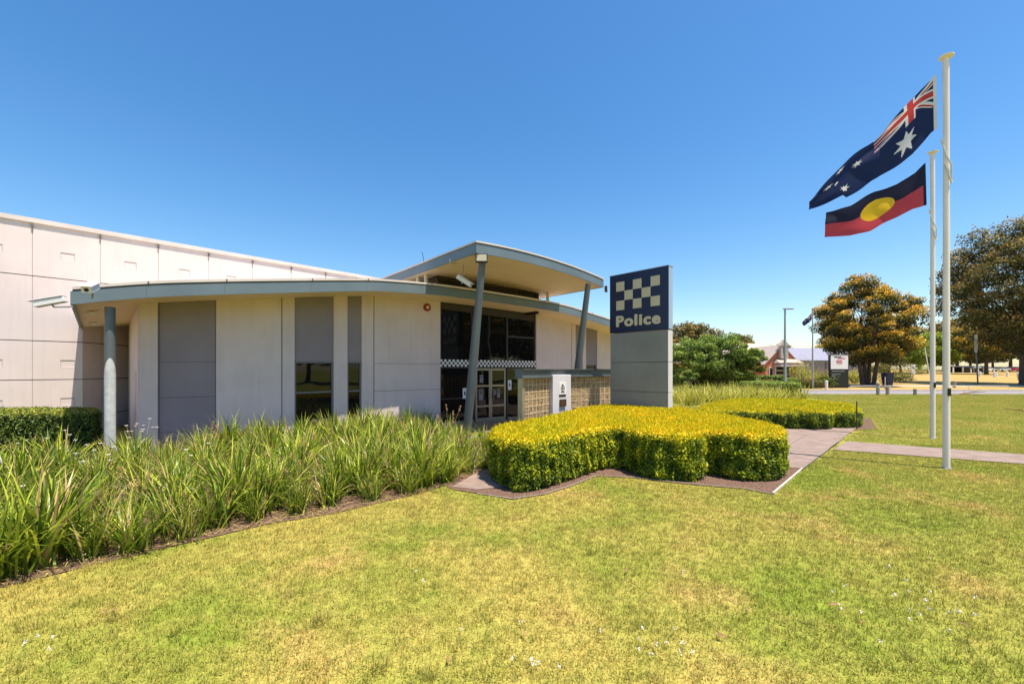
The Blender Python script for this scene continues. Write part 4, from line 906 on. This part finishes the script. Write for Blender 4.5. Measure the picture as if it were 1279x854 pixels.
# ------------------------------------------------------------ roadside things
def pole_light(x, D, ytop, label):
    h = H+(HY-ytop)/F*D-gz(D); r = empty('street_lamp', (TX(x, D), D, gz(D)), label, 'street lamp'); m = MB(); m.tube([(0, 0, -.1), (0, 0, h*.5), (0, 0, h)], [.14, .11, .08], 12); m.build('pole', M['galv'], r, smooth=True)
    m = MB(); m.box((0, 0, .1), (.4, .4, .2)); m.build('base', M['galv'], r); m = MB(); m.box((.35, 0, h+.02), (.95, .36, .12)); m.build('lamp_head', M['galv'], r, bevel=.03)
pole_light(980.5, 42.5, 386, 'grey street lamp standing in front of the brick gable')
def flag_arrays(P0, dr, top, bot, zt0, fn, nu=300, nv=150, wave=.07, ph=0, fold=False):
    """P0 plan point of hoist, dr flight direction; top/bot pixel outlines measured off the cloth"""
    perp = Vector((-dr.y, dr.x)); us = np.linspace(0, 1, nu+1); vs = np.linspace(0, 1, nv+1)
    def interp(pts, u): a = np.array(pts, float); return np.interp(u, a[:, 0], a[:, 1]), np.interp(u, a[:, 0], a[:, 2])
    V = np.zeros((nu+1, nv+1, 3))
    for i, u in enumerate(us):
        pw_ = 1.0 if not fold else .75+min(1, u/.25)*.75
        for side, arr in ((0, top), (1, bot)): pass
        (xt, yt), (xb, yb) = interp(top, u), interp(bot, u)
        def w3(x, y):
            r = (x-CX)/F; s = (r*P0.y-P0.x)/(dr.x-r*dr.y); D = P0.y+dr.y*s; return np.array([P0.x+dr.x*s, D, H+(HY-y)/F*D])
        A, B = w3(xt, yt), w3(xb, yb)
        for j, v in enumerate(vs):
            f_ = v**pw_; p = A*(1-f_)+B*f_; am = wave*min(1, u*3); o = am*math.sin(u*11+v*2.2+ph)+am*.5*math.sin(u*23-v*4+ph)+am*.35*math.sin(v*9+u*4)
            V[i, j] = p+np.array([perp.x, perp.y, 0])*o
    idx = lambda i, j: i*(nv+1)+j
    I, J = np.meshgrid(np.arange(nu), np.arange(nv), indexing='ij'); Fc = np.stack([idx(I, J), idx(I+1, J), idx(I+1, J+1), idx(I, J+1)], -1).reshape(-1, 4)
    uc = (I.ravel()+.5)/nu; vc = (J.ravel()+.5)/nv; return V.reshape(-1, 3), Fc, fn(uc, vc)
def star(u, v, cu, cv, R, n=7, asp=2.0):
    x = (u-cu)*asp; y = -(v-cv); r = np.hypot(x, y); a = np.arctan2(x, y) % (2*math.pi/n); a = np.abs(a-math.pi/n); a = math.pi/n-a   # angle from nearest point
    ri = R*.45; t = math.pi/n; # edge between (R,0) and (ri,t)
    x1, y1, x2, y2 = R, 0, ri*math.cos(t), ri*math.sin(t); px, py = r*np.cos(a), r*np.sin(a)
    return ((x2-x1)*(py-y1)-(y2-y1)*(px-x1)) >= 0
def aus(u, v):
    c = np.zeros(len(u), int)       # 0 navy 1 white 2 red
    can = (u < .5) & (v < .5); x = (u/.5-.5)*2; y = (v/.5-.5)   # x in [-1,1], y [-.5,.5]
    d1 = np.abs(x*.5-y)/math.hypot(.5, 1); d2 = np.abs(x*.5+y)/math.hypot(.5, 1)
    c[can & ((d1 < .1) | (d2 < .1))] = 1
    s1 = (x*.5-y)/math.hypot(.5, 1); s2 = (x*.5+y)/math.hypot(.5, 1)
    c[can & (((s1 > 0) & (s1 < .066) & (x > 0)) | ((s1 < 0) & (s1 > -.066) & (x < 0)) | ((s2 > 0) & (s2 < .066) & (x < 0)) | ((s2 < 0) & (s2 > -.066) & (x > 0)))] = 2
    c[can & ((np.abs(x) < .167) | (np.abs(y) < .167))] = 1
    c[can & ((np.abs(x) < .1) | (np.abs(y) < .1))] = 2
    for cu, cv, R, n in ((.29, .76, .19, 7), (.75, .80, .085, 7), (.625, .46, .085, 7), (.75, .167, .085, 7), (.861, .40, .085, 7), (.80, .54, .05, 5)): c[star(u, v, cu, cv, R, n)] = 1
    c[u < .035] = 1
    return c
def abo(u, v):
    c = np.where(v < .5, 0, 2); r = np.hypot((u-.5)*1.6, v-.5); c[r < .27] = 1; c[u < .03] = 0; return c
def cloth(name, c): 
    m, nt, b = newmat(name); b.inputs['Base Color'].default_value = (*c, 1); b.inputs['Roughness'].default_value = .8; b.inputs['Specular IOR Level'].default_value = .15
    tr = N(nt, 'ShaderNodeBsdfTranslucent'); tr.inputs[0].default_value = (*c, 1); ms = N(nt, 'ShaderNodeMixShader', Fac=.35); nt.links.new(b.outputs[0], ms.inputs[1]); nt.links.new(tr.outputs[0], ms.inputs[2]); nt.links.new(ms.outputs[0], nt.nodes['Material Output'].inputs[0]); return m
CN, CW, CR = cloth('cloth_navy', (.02, .032, .10)), cloth('cloth_white', (.70, .68, .68)), cloth('cloth_red', (.50, .06, .06))
AB, AY, AR = cloth('cloth_black', (.025, .025, .05)), cloth('cloth_yellow', (.85, .52, .03)), cloth('cloth_crimson', (.55, .07, .09))
def add_flag(arrs, mats, label, name='flag'):
    V, Fc, ci = arrs; o = npmesh(name, V, Fc, mats[0], smooth=True)
    for mm in mats[1:]: o.data.materials.append(mm)
    o.data.polygons.foreach_set('material_index', ci.astype(np.int32)); return tag(o, label, 'flag')
def flagpole(x, yb, yt, label, r0=.060, r1=.048):
    D = H*F/(yb-HY); X = TX(x, D); h = (yb-yt)/F*D; r = empty('flagpole', (X, D, 0), label, 'flagpole', 'white flagpoles on the lawn')
    m = MB(); m.tube([(0, 0, -.2), (0, 0, .9), (0, 0, h*.5), (0, 0, h)], [r0, r0, (r0+r1)/2, r1], 24); m.build('pole', M['pole'], r, smooth=True)
    m = MB(); m.tube([(0, 0, h), (0, 0, h+.03), (0, 0, h+.045)], [.118, .122, .08], 24); m.build('cap', M['pole'], r, smooth=True)
    m = MB(); pts = [(-r1-.05, -.02, h-.02), (-r0-.035, -.03, h*.8), (-r0-.02, -.03, h*.6), (-r0-.012, -.02, 1.7)]; m.tube(pts, .006, 5)
    m.tube([(-r0-.05, .0, h*.8), (-r0-.0, -r0-.01, h*.755), (r0*.4, -r0-.02, h*.735), (r0+.02, -r0*.4, h*.70), (r0*.5, -r0-.02, h*.69), (-r0-.01, -r0*.5, h*.74)], .014, 6); m.build('halyard', M['rope'], r)
    m = MB(); m.box((-.01, -r0-.012, 1.62+.0), (.05, .03, .16)); m.build('cleat', M['black'], r, bevel=.005)
    m = MB(); m.tube([(0, 0, .0), (0, 0, .035)], [r0+.03, r0+.01], 20); m.build('collar', M['galv'], r); return r, X, D
r1_, X1, D1 = flagpole(1182, 585, 72, 'nearest and tallest-looking white flagpole, right of the two on the lawn')
r2_, X2, D2 = flagpole(1165, 547.5, 191, 'second white flagpole, further back and just left of the nearest one', .062, .050)
dr = Vector((-.62, .785)).normalized()
top1 = [(0, 1169.5, 92), (.1, 1157, 107), (.25, 1137, 127), (.5, 1090, 176), (.75, 1049, 211), (1, 1011, 248)]
bot1 = [(0, 1171, 160), (.06, 1163, 166), (.25, 1139, 192), (.5, 1096, 224), (.75, 1056, 246), (.78, 1052, 243), (1, 1011, 263)]
add_flag(flag_arrays(Vector((X1-.1, D1)), dr, top1, bot1, 0, aus, wave=.085, fold=True), [CN, CW, CR], 'large navy flag with union jack and white stars flying from the nearest pole')
top2 = [(0, 1156, 203), (.12, 1143, 216), (.3, 1120, 230), (.5, 1093, 240), (.75, 1062, 257), (1, 1031, 265)]
bot2 = [(0, 1157.5, 256), (.15, 1140, 261), (.35, 1117, 273), (.6, 1086, 288), (.8, 1062, 294), (1, 1031, 297)]
add_flag(flag_arrays(Vector((X2-.12, D2)), dr, top2, bot2, 0, abo, 220, 110, wave=.06, ph=1.3), [AB, AY, AR], 'black and red flag with yellow disc flying from the second pole')
# far flagpole
Df = 44; fx = TX(1015, Df); rf_ = empty('flagpole', (fx, Df, gz(Df)), 'thin grey flagpole far off by the flowering shrubs', 'flagpole'); hh = H+(HY-386)/F*Df-gz(Df)
m = MB(); m.tube([(0, 0, -.1), (0, 0, hh)], [.09, .05], 10); m.build('pole', M['galv'], rf_, smooth=True); m = MB(); m.tube([(0, 0, hh), (0, 0, hh+.05)], .09, 10); m.build('cap', M['galv'], rf_)
add_flag(flag_arrays(Vector((fx, Df)), dr, [(0, 1014, 391), (.5, 1008, 397), (1, 1001, 403)], [(0, 1014, 399), (.5, 1009, 404), (1, 1004, 407)], 0, aus, 60, 30, wave=.1), [CN, CW, CR], 'small faraway navy flag with union jack on the thin grey pole')
# black and white sign
D = 45.5; s0_, s1_ = TX(1036, D), TX(1058.5, D); z = gz(D); bs = empty('notice_sign', ((s0_+s1_)/2, D, z), 'black and white two-part notice sign by the road under the gum tree', 'sign'); w_ = s1_-s0_; zt_ = H+(HY-443)/F*D-z; zm = H+(HY-461)/F*D-z
m = MB(); m.box((0, 0, zm/2), (w_, .3, zm)); m.build('lower_board', M['black'], bs)
m = MB(); m.box((0, 0, (zm+zt_)/2+.01), (w_-.02, .28, zt_-zm-.02)); ub = m.build('upper_board', M['white'], bs)
m = MB(); m.box((0, 0, zt_+.02), (w_+.04, .34, .05)); m.box((-w_/2, 0, (zm+zt_)/2), (.05, .32, zt_-zm)); m.box((w_/2, 0, (zm+zt_)/2), (.05, .32, zt_-zm)); m.build('frame', M['black'], bs)
m = MB()
for x0, x1, z0, z1 in ((-.58, -.22, .30, .42), (-.18, .22, .30, .40)): m.box(((x0+x1)/2, -.145, zt_-(z0+z1)/2+.1), (x1-x0, .01, z1-z0))
m.build('dark_lettering', M['navy'], ub); m = MB()
for x0, x1, z0, z1 in ((-.2, .62, .44, .55), (-.35, .3, .70, .78), (-.38, .28, .84, .92), (-.3, .34, 1.0, 1.08)): m.box(((x0+x1)/2, -.145, zt_-(z0+z1)/2+.1), (x1-x0, .01, z1-z0))
m.build('red_lettering', paint('sign_red', (.55, .06, .08), .5, .05, bump=0), ub); m = MB()
for x0, x1, zz in ((-.85, .55, .22), (-.85, .1, .55), (-.85, -.45, .74)): m.box(((x0+x1)/2, -.155, zm-zz), (x1-x0, .01, .055))
m.build('pale_lettering', M['galv'], bs)
# bollards
def bollard(x, yb, h, r, mat, label, name='bollard', grp='timber bollards along the road', D=None, capm=None):
    D = D or H*F/(yb-HY); o = empty(name, (TX(x, D), D, gz(D)), label, 'bollard', grp); m = MB(); m.tube([(0, 0, -.1), (0, 0, h-.03), (0, 0, h)], [r, r, r*.8], 10); m.build('post', mat, o)
    if capm: m = MB(); m.tube([(0, 0, h*.55), (0, 0, h*.72)], r+.008, 10, cap=True); m.build('reflector', capm, o)
    return o
bollard(1096.5, 493.2, 1.0, .12, M['timber'], 'tallest grey timber bollard with a blue band, left of the roadside row', capm=M['signside'])
bollard(1108.5, 493.2, .68, .12, M['timber'], 'shorter timber bollard second from the left of the roadside row')
bollard(1143, 493.2, .52, .12, M['timber'], 'low timber bollard alone left of the flagpoles')
bollard(1192, 484.5, .75, .14, M['timber'], 'grey timber bollard across the road just right of the tall flagpole', D=46)
bollard(1032.3, 0, .95, .13, M['white'], 'small white bollard left of the black and white sign', D=42.3)
for i, (x, D) in enumerate(((1224, 84), (1242, 80), (1244.5, 80), (1258, 82), (1271.5, 78))): bollard(x, 0, 1.0, .17, M['white'], 'white painted post in the far row across the park', 'bollard', 'white posts across the park', D=D)
bollard(1273.5, 0, 1.05, .2, M['timber'], 'thick grey bollard at the right edge across the park', D=66); bollard(1279, 0, .95, .2, M['timber'], 'grey bollard cut by the right edge across the park', D=66)
wr = empty('low_rail', (TX(1140, 42), 42, 0), 'thin white rail wire running past the roadside bollards', 'rail'); m = MB(); m.tube([(-6, .3, .42), (10, .3, .42)], .025, 6); m.build('rail', M['white'], wr)
for x in (-6, -2, 2, 6, 10): m = MB(); m.tube([(x, .3, 0), (x, .3, .42)], .03, 6); m.build('post', M['white'], wr)
m = MB(); r = empty('marker_stake', (TX(1105.6, 41), 41, 0), 'thin yellow stake beside the roadside bollards', 'stake'); m.tube([(0, 0, 0), (0, 0, 1.35)], .045, 6); m.build('stake', M['reedy'] if 'reedy' in M else M['gold'], r)
tb = empty('rubbish_bin', (TX(1108.5, 47.5), 47.5, gz(47.5)), 'dark blue wheeled bin beside the gum trunks', 'bin'); m = MB(); m.hexa([(-.3, -.3, .08), (.3, -.3, .08), (.3, .3, .08), (-.3, .3, .08)], [(-.4, -.4, 1.5), (.4, -.4, 1.5), (.4, .4, 1.5), (-.4, .4, 1.5)]); m.build('body', M['bin'], tb)
m = MB(); m.box((0, 0, 1.55), (.84, .88, .1)); m.build('lid', M['bin'], tb, bevel=.03)
for sx in (-.3, .3): m = MB(); m.tube([(sx-.05, .3, .12), (sx+.05, .3, .12)], .12, 12); m.build('wheel', M['rubber'], tb)
# thin sign post
D = 52; sp2 = empty('sign_post', (TX(1220.5, D), D, gz(D)), 'leaning thin post with a narrow tall yellow-topped sign across the road', 'sign post'); h = H+(HY-417)/F*D-gz(D); m = MB(); m.tube([(.1, 0, -.1), (-.25, 0, h)], .07, 8); m.build('post', M['steel'], sp2)
m = MB(); m.box((-.25, -.09, h-1.2), (.34, .04, 2.2)); m.build('sign_blade', M['galv'], sp2); m = MB(); m.box((-.25, -.12, h-.35), (.32, .02, .5)); m.build('yellow_plate', M['gold'], sp2)
nb = empty('notice_board', (TX(1140.5, 100), 100, gz(100)), 'small white upright notice board across the park', 'sign'); m = MB(); m.box((0, 0, 1.25), (.95, .2, 2.3)); m.build('board', M['white'], nb); m = MB(); m.box((-.1, -.11, 1.6), (.4, .02, .5)); m.build('lettering', M['panel'], nb)
lp = empty('leaning_pole', (TX(1160, 95), 95, gz(95)), 'slim pale leaning pole left of the flagpoles across the park', 'pole'); m = MB(); m.tube([(.2, 0, 0), (-.9, 0, 6.2)], .09, 8); m.build('pole', M['white'], lp)
sh = empty('park_shelter', (TX(1203, 118), 118, gz(118)), 'low dark shelter with white posts behind the flagpoles', 'shelter'); m = MB(); m.box((0, 0, 1.75), (9, 3, .3)); m.build('roof', M['steel'], sh)
m = MB(); m.box((0, 1.3, .8), (8.6, .15, 1.6)); m.build('rear_wall', M['frame'], sh)
for x in (-4.2, -1.5, 1.5, 4.2): m = MB(); m.box((x, -1.3, .8), (.25, .25, 1.6)); m.build('post', M['white'], sh)
dup(sh, (TX(1222, 116), 116, gz(116)), 0, 'second low dark shelter just right of the first across the park', .75)
# cars
def car(loc, rz, mat, label):
    r = empty('parked_car', loc, label, 'car', 'cars parked beyond the park', rz); m = MB()
    prof = [(-2.1, .3), (-2.15, .75), (-1.9, .95), (-1.0, 1.0), (1.1, 1.0), (1.9, .85), (2.1, .6), (2.1, .3)]
    n = len(prof); b = [(x, -.85, z) for x, z in prof]; t = [(x, .85, z) for x, z in prof]; m.hexa(b, t); m.build('body', mat, r, bevel=.06)
    m = MB(); m.hexa([(-1.6, -.78, .97), (1.2, -.78, .97), (1.2, .78, .97), (-1.6, .78, .97)], [(-1.1, -.6, 1.42), (.5, -.6, 1.42), (.5, .6, 1.42), (-1.1, .6, 1.42)]); cb = m.build('windows', M['glass'], r)
    m = MB(); m.box((-.3, 0, 1.43), (1.55, 1.2, .05)); m.build('roof', mat, r, bevel=.02)
    for x in (-1.3, 1.3):
        for y in (-.8, .8): m = MB(); m.tube([(x, y-.1, .32), (x, y+.1, .32)], .32, 14); m.build('wheel', M['rubber'], r)
    for x, y in ((2.1, -.6), (2.1, .6)): m = MB(); m.box((x, y, .68), (.05, .3, .14)); m.build('headlight', M['white'], r)
cred = paint('car_red', (.45, .05, .10), .3, .05, bump=0); csil = paint('car_silver', (.55, .57, .6), .3, .05, metal=.4, bump=0); cblu = paint('car_blue', (.08, .14, .3), .3, .05, bump=0)
for x, D, mt, rz_, lb in ((1232, 134, M['white'], .2, 'white car leftmost in the far car park'), (1243, 138, csil, 1.4, 'silver car end-on in the far car park'), (1252, 134, csil, .1, 'silver car side-on in the middle of the far car park'), (1262, 140, M['white'], 1.5, 'white car end-on behind the thick tree trunk'), (1271, 134, cred, .1, 'dark pink car near the right edge of the far car park'), (1280, 136, cblu, .3, 'blue car at the right edge of the far car park')):
    car((TX(x, D), D, gz(D)), rz_, mt, lb)
# picket by hedge
pk = empty('metal_picket', (12.05, 14.85, 0), 'thin dark steel picket standing against the end of the lower yellow hedge', 'picket'); m = MB(); m.tube([(0, -.3, 0), (0, -.3, .98)], .018, 6); m.build('picket', M['frame'], pk)
# fallen branch, dead leaves, clover
br = empty('fallen_branch', (TX(1217, 34.2), 34.2, 0), 'dead branch lying on the lawn by the road right of the flagpoles', 'branch'); m = MB(); m.tube([(-1.2, 0, .05), (-.2, .1, .2), (.9, 0, .25)], [.05, .05, .02], 6); m.tube([(-.4, 0, .15), (.3, -.2, .45)], [.03, .01], 5); m.tube([(-.9, 0, .08), (-.5, .3, .4)], [.03, .01], 5); m.build('limb', M['dead'], br)
b2_ = dup(br, (TX(1272, 20.3), 20.3, 0), 1.9, 'small dry branch lying on the lawn near the right edge', .55)
lf = MB(); lf.v = [(-.05, 0, .01), (0, .012, .025), (.06, 0, .012), (0, -.012, .012)]; lf.f = [(0, 3, 2, 1)]; lf.mi = [0]; lo = lf.build('fallen_leaf', M['dead'])
for i, (x, y) in enumerate(((132, 770), (142, 767), (560, 830), (655, 797), (725, 801), (782, 717), (845, 721), (900, 800), (935, 766), (1067, 716), (1204, 786), (1238, 787), (1124, 698), (1244, 716), (818, 812), (828, 825), (1240, 640), (1075, 782), (1040, 760), (140, 765), (380, 768), (1160, 700), (985, 806), (700, 705))):
    p = G(x, y); o = lo if i == 0 else lo.copy()
    if i: COL.objects.link(o)
    o.location = (p.x, p.y, .035); o.rotation_euler = (r_.uniform(-.3, .3), r_.uniform(-.2, .2), r_.uniform(0, 6)); o.scale = (r_.uniform(.5, .95),)*3; tag(o, 'dry brown fallen leaf lying on the sunny lawn', 'leaf', 'fallen leaves on the lawn')
Cc = []
for x0, y0, sx, sy, n in ((1130, 760, 80, 55, 45), (1180, 770, 60, 30, 20), (660, 835, 60, 14, 20), (700, 805, 120, 30, 12), (40, 815, 40, 20, 8), (830, 815, 60, 25, 14), (1060, 745, 30, 25, 10), (1210, 770, 40, 20, 12), (560, 740, 300, 60, 12)):
    for i in range(n):
        y = y0+r_.gauss(0, sy*.5); x = x0+r_.gauss(0, sx*.5)
        if y < 640 or y > 860 or r_.random() < .7: continue
        p = G(x, y); Cc.append((p.x, p.y, .05+r_.uniform(0, .01)))
Cc = np.array(Cc); Cc = np.repeat(Cc, 12, 0)+rng.normal(0, .007, (len(Cc)*12, 3)); V, Fc = leaves(Cc, .014, .010)
o = npmesh('clover_flowers', V, Fc, M['petal']); o['kind'] = 'stuff'; o['label'] = 'small white clover flowers scattered in the lawn'

# ------------------------------------------------------------ lawn blades (geometry nodes)
def patch(nb, R, h, seed):
    r = np.random.default_rng(seed); a = r.uniform(0, 6.28, nb); d = R*np.sqrt(r.random(nb)); B = np.column_stack([d*np.cos(a), d*np.sin(a), np.zeros(nb)])
    an = r.uniform(0, 6.28, nb); ln = r.uniform(.2, 1.3, nb); hh = h*r.uniform(.4, 1.3, nb); T = B+np.column_stack([np.cos(an)*np.sin(ln), np.sin(an)*np.sin(ln), np.cos(ln)])*hh[:, None]*1.3
    w_ = np.column_stack([-np.sin(an), np.cos(an), np.zeros(nb)])*.0032; V = np.stack([B-w_, B+w_, T], 1).reshape(-1, 3); o = npmesh('grass_tuft', V, np.arange(nb*3).reshape(-1, 3), M['blade'], {'rnd': r.random(nb)}); return o
vegP = [np.array([(p[0], p[1]) for p in q]) for q in (bed, mulch1)]
pathP = [np.array(q, float) for q in ([tuple(G(1003, 586)), (11.9, 14.45), (13.9, 16.5), (12.5, 16.5), (10.6, 15.3), (6.9, 16.8), (5.9, 13.6), (5.95, 9.6), (5.5, 8.9)], [tuple(G(1058, 551.5)), tuple(G(1279, 568)), (15.5, 8.0), (14.2, 7.15), tuple(G(1279, 580)), tuple(G(1040, 562))], [(6.8, 15.2), (11, 14.2), (12.8, 14.7), (15, 17.6), (15, 21), (10.8, 21.6), (8.5, 22)])]
# grow the excluded shapes by testing several offsets
def clear(P, rad):
    ok = np.ones(len(P), bool)
    for dx, dy in ((0, 0), (rad, 0), (-rad, 0), (0, rad), (0, -rad)):
        Q = P+np.array([dx, dy])
        for pl in vegP+pathP: ok &= ~inside(Q, pl)
    return ok
def scatter(x0, x1, y0, y1, sp):
    gx, gy = np.meshgrid(np.arange(x0, x1, sp), np.arange(y0, y1, sp)); P = np.column_stack([gx.ravel(), gy.ravel()]); P = P+rng.uniform(-.35*sp, .35*sp, P.shape)
    k = (np.abs(P[:, 0])/np.maximum(P[:, 1], .1) < 1.38) & (P[:, 1] > 1.9); return P[k]
A1 = scatter(-9, 15, 1.9, 11.5, .115); A1 = A1[clear(A1, .0)]
A2 = scatter(-4, 26, 11.5, 22, .26); A2 = A2[clear(A2, .1)]
A3 = scatter(-2, 50, 22, 34.6, .42); A3 = A3[clear(A3, .1)]; A3 = A3[~inside(A3, [(9.6, 23.6), (18, 23.6), (21.3, 29), (21.3, 33.5), (9.6, 31)])]
tufts = bpy.data.collections.new('tufts')
def lawn(name, P, protos_, zscale):
    me = bpy.data.meshes.new(name); me.from_pydata([(p[0], p[1], -.002) for p in P], [], []); o = bpy.data.objects.new(name, me); COL.objects.link(o); o['kind'] = 'stuff'; o['label'] = 'short sunny lawn grass mixed green and dry'
    ng = bpy.data.node_groups.new(name, 'GeometryNodeTree'); ng.interface.new_socket('Geometry', in_out='INPUT', socket_type='NodeSocketGeometry'); ng.interface.new_socket('Geometry', in_out='OUTPUT', socket_type='NodeSocketGeometry')
    nn = ng.nodes; gi = nn.new('NodeGroupInput'); go = nn.new('NodeGroupOutput'); ip = nn.new('GeometryNodeInstanceOnPoints'); rv = nn.new('FunctionNodeRandomValue'); rv.data_type = 'FLOAT_VECTOR'; rv.inputs[0].default_value = (0, 0, 0); rv.inputs[1].default_value = (0, 0, 6.28)
    sv = nn.new('FunctionNodeRandomValue'); sv.data_type = 'FLOAT'; sv.inputs[2].default_value = .75*zscale; sv.inputs[3].default_value = 1.25*zscale
    oi = nn.new('GeometryNodeObjectInfo'); oi.inputs[0].default_value = protos_; oi.transform_space = 'ORIGINAL'
    L_ = ng.links; L_.new(gi.outputs[0], ip.inputs['Points']); L_.new(oi.outputs['Geometry'], ip.inputs['Instance']); L_.new(rv.outputs[0], ip.inputs['Rotation']); L_.new(sv.outputs[1], ip.inputs['Scale']); L_.new(ip.outputs[0], go.inputs[0])
    md = o.modifiers.new('grass', 'NODES'); md.node_group = ng; return o
t1 = patch(75, .10, .032, 1); t2 = patch(200, .24, .04, 2); t3 = patch(420, .40, .05, 3); t4 = patch(60, .06, .075, 4)
for t in (t1, t2, t3, t4): COL.objects.unlink(t)
lawn('lawn_grass', A1, t1, 1.0); lawn('lawn_grass', A2, t2, 1.0); lawn('lawn_grass', A3, t3, 1.0)
A4 = scatter(-9, 15, 1.9, 14, .5); A4 = A4[clear(A4, .05)]; A4 = A4[(snoise(A4, .9, 21) > .05) & (rng.random(len(A4)) < .6)]; lawn('lawn_grass', A4, t4, 1.0)

# ------------------------------------------------------------ light, sky, camera
SUN_H = Vector((.835, -.55)).normalized(); EL_ = math.radians(71.5)
sv = Vector((SUN_H.x*math.cos(EL_), SUN_H.y*math.cos(EL_), math.sin(EL_)))
ld = bpy.data.lights.new('sun', 'SUN'); ld.energy = 5.0; ld.angle = math.radians(.5); ld.color = (1, .91, .77); lo_ = bpy.data.objects.new('sun', ld); COL.objects.link(lo_); lo_.rotation_euler = sv.to_track_quat('Z', 'Y').to_euler()
wd = bpy.data.worlds.new('World'); S.world = wd; wd.use_nodes = True; nt = wd.node_tree; bg = nt.nodes['Background']; sk = nt.nodes.new('ShaderNodeTexSky'); sk.sky_type = 'NISHITA'; sk.sun_disc = False
sk.sun_elevation = EL_; sk.sun_rotation = math.atan2(SUN_H.x, SUN_H.y); sk.air_density = 1.1; sk.dust_density = .6; sk.ozone_density = 1.6
hs_ = nt.nodes.new('ShaderNodeHueSaturation'); hs_.inputs['Saturation'].default_value = 1.34; nt.links.new(sk.outputs[0], hs_.inputs['Color']); nt.links.new(hs_.outputs[0], bg.inputs[0]); bg.inputs[1].default_value = .118
cam = bpy.data.cameras.new('camera'); co_ = bpy.data.objects.new('camera', cam); COL.objects.link(co_); co_.location = (0, 0, H); co_.rotation_euler = (math.pi/2, 0, 0)
cam.sensor_width = 36; cam.lens = F/1279*36; cam.shift_y = (HY-427)/1279; cam.clip_end = 4000; cam.clip_start = .05; S.camera = co_
S.view_settings.view_transform = 'Standard'; S.view_settings.look = 'None'; S.view_settings.exposure = .74; S.view_settings.gamma = 1
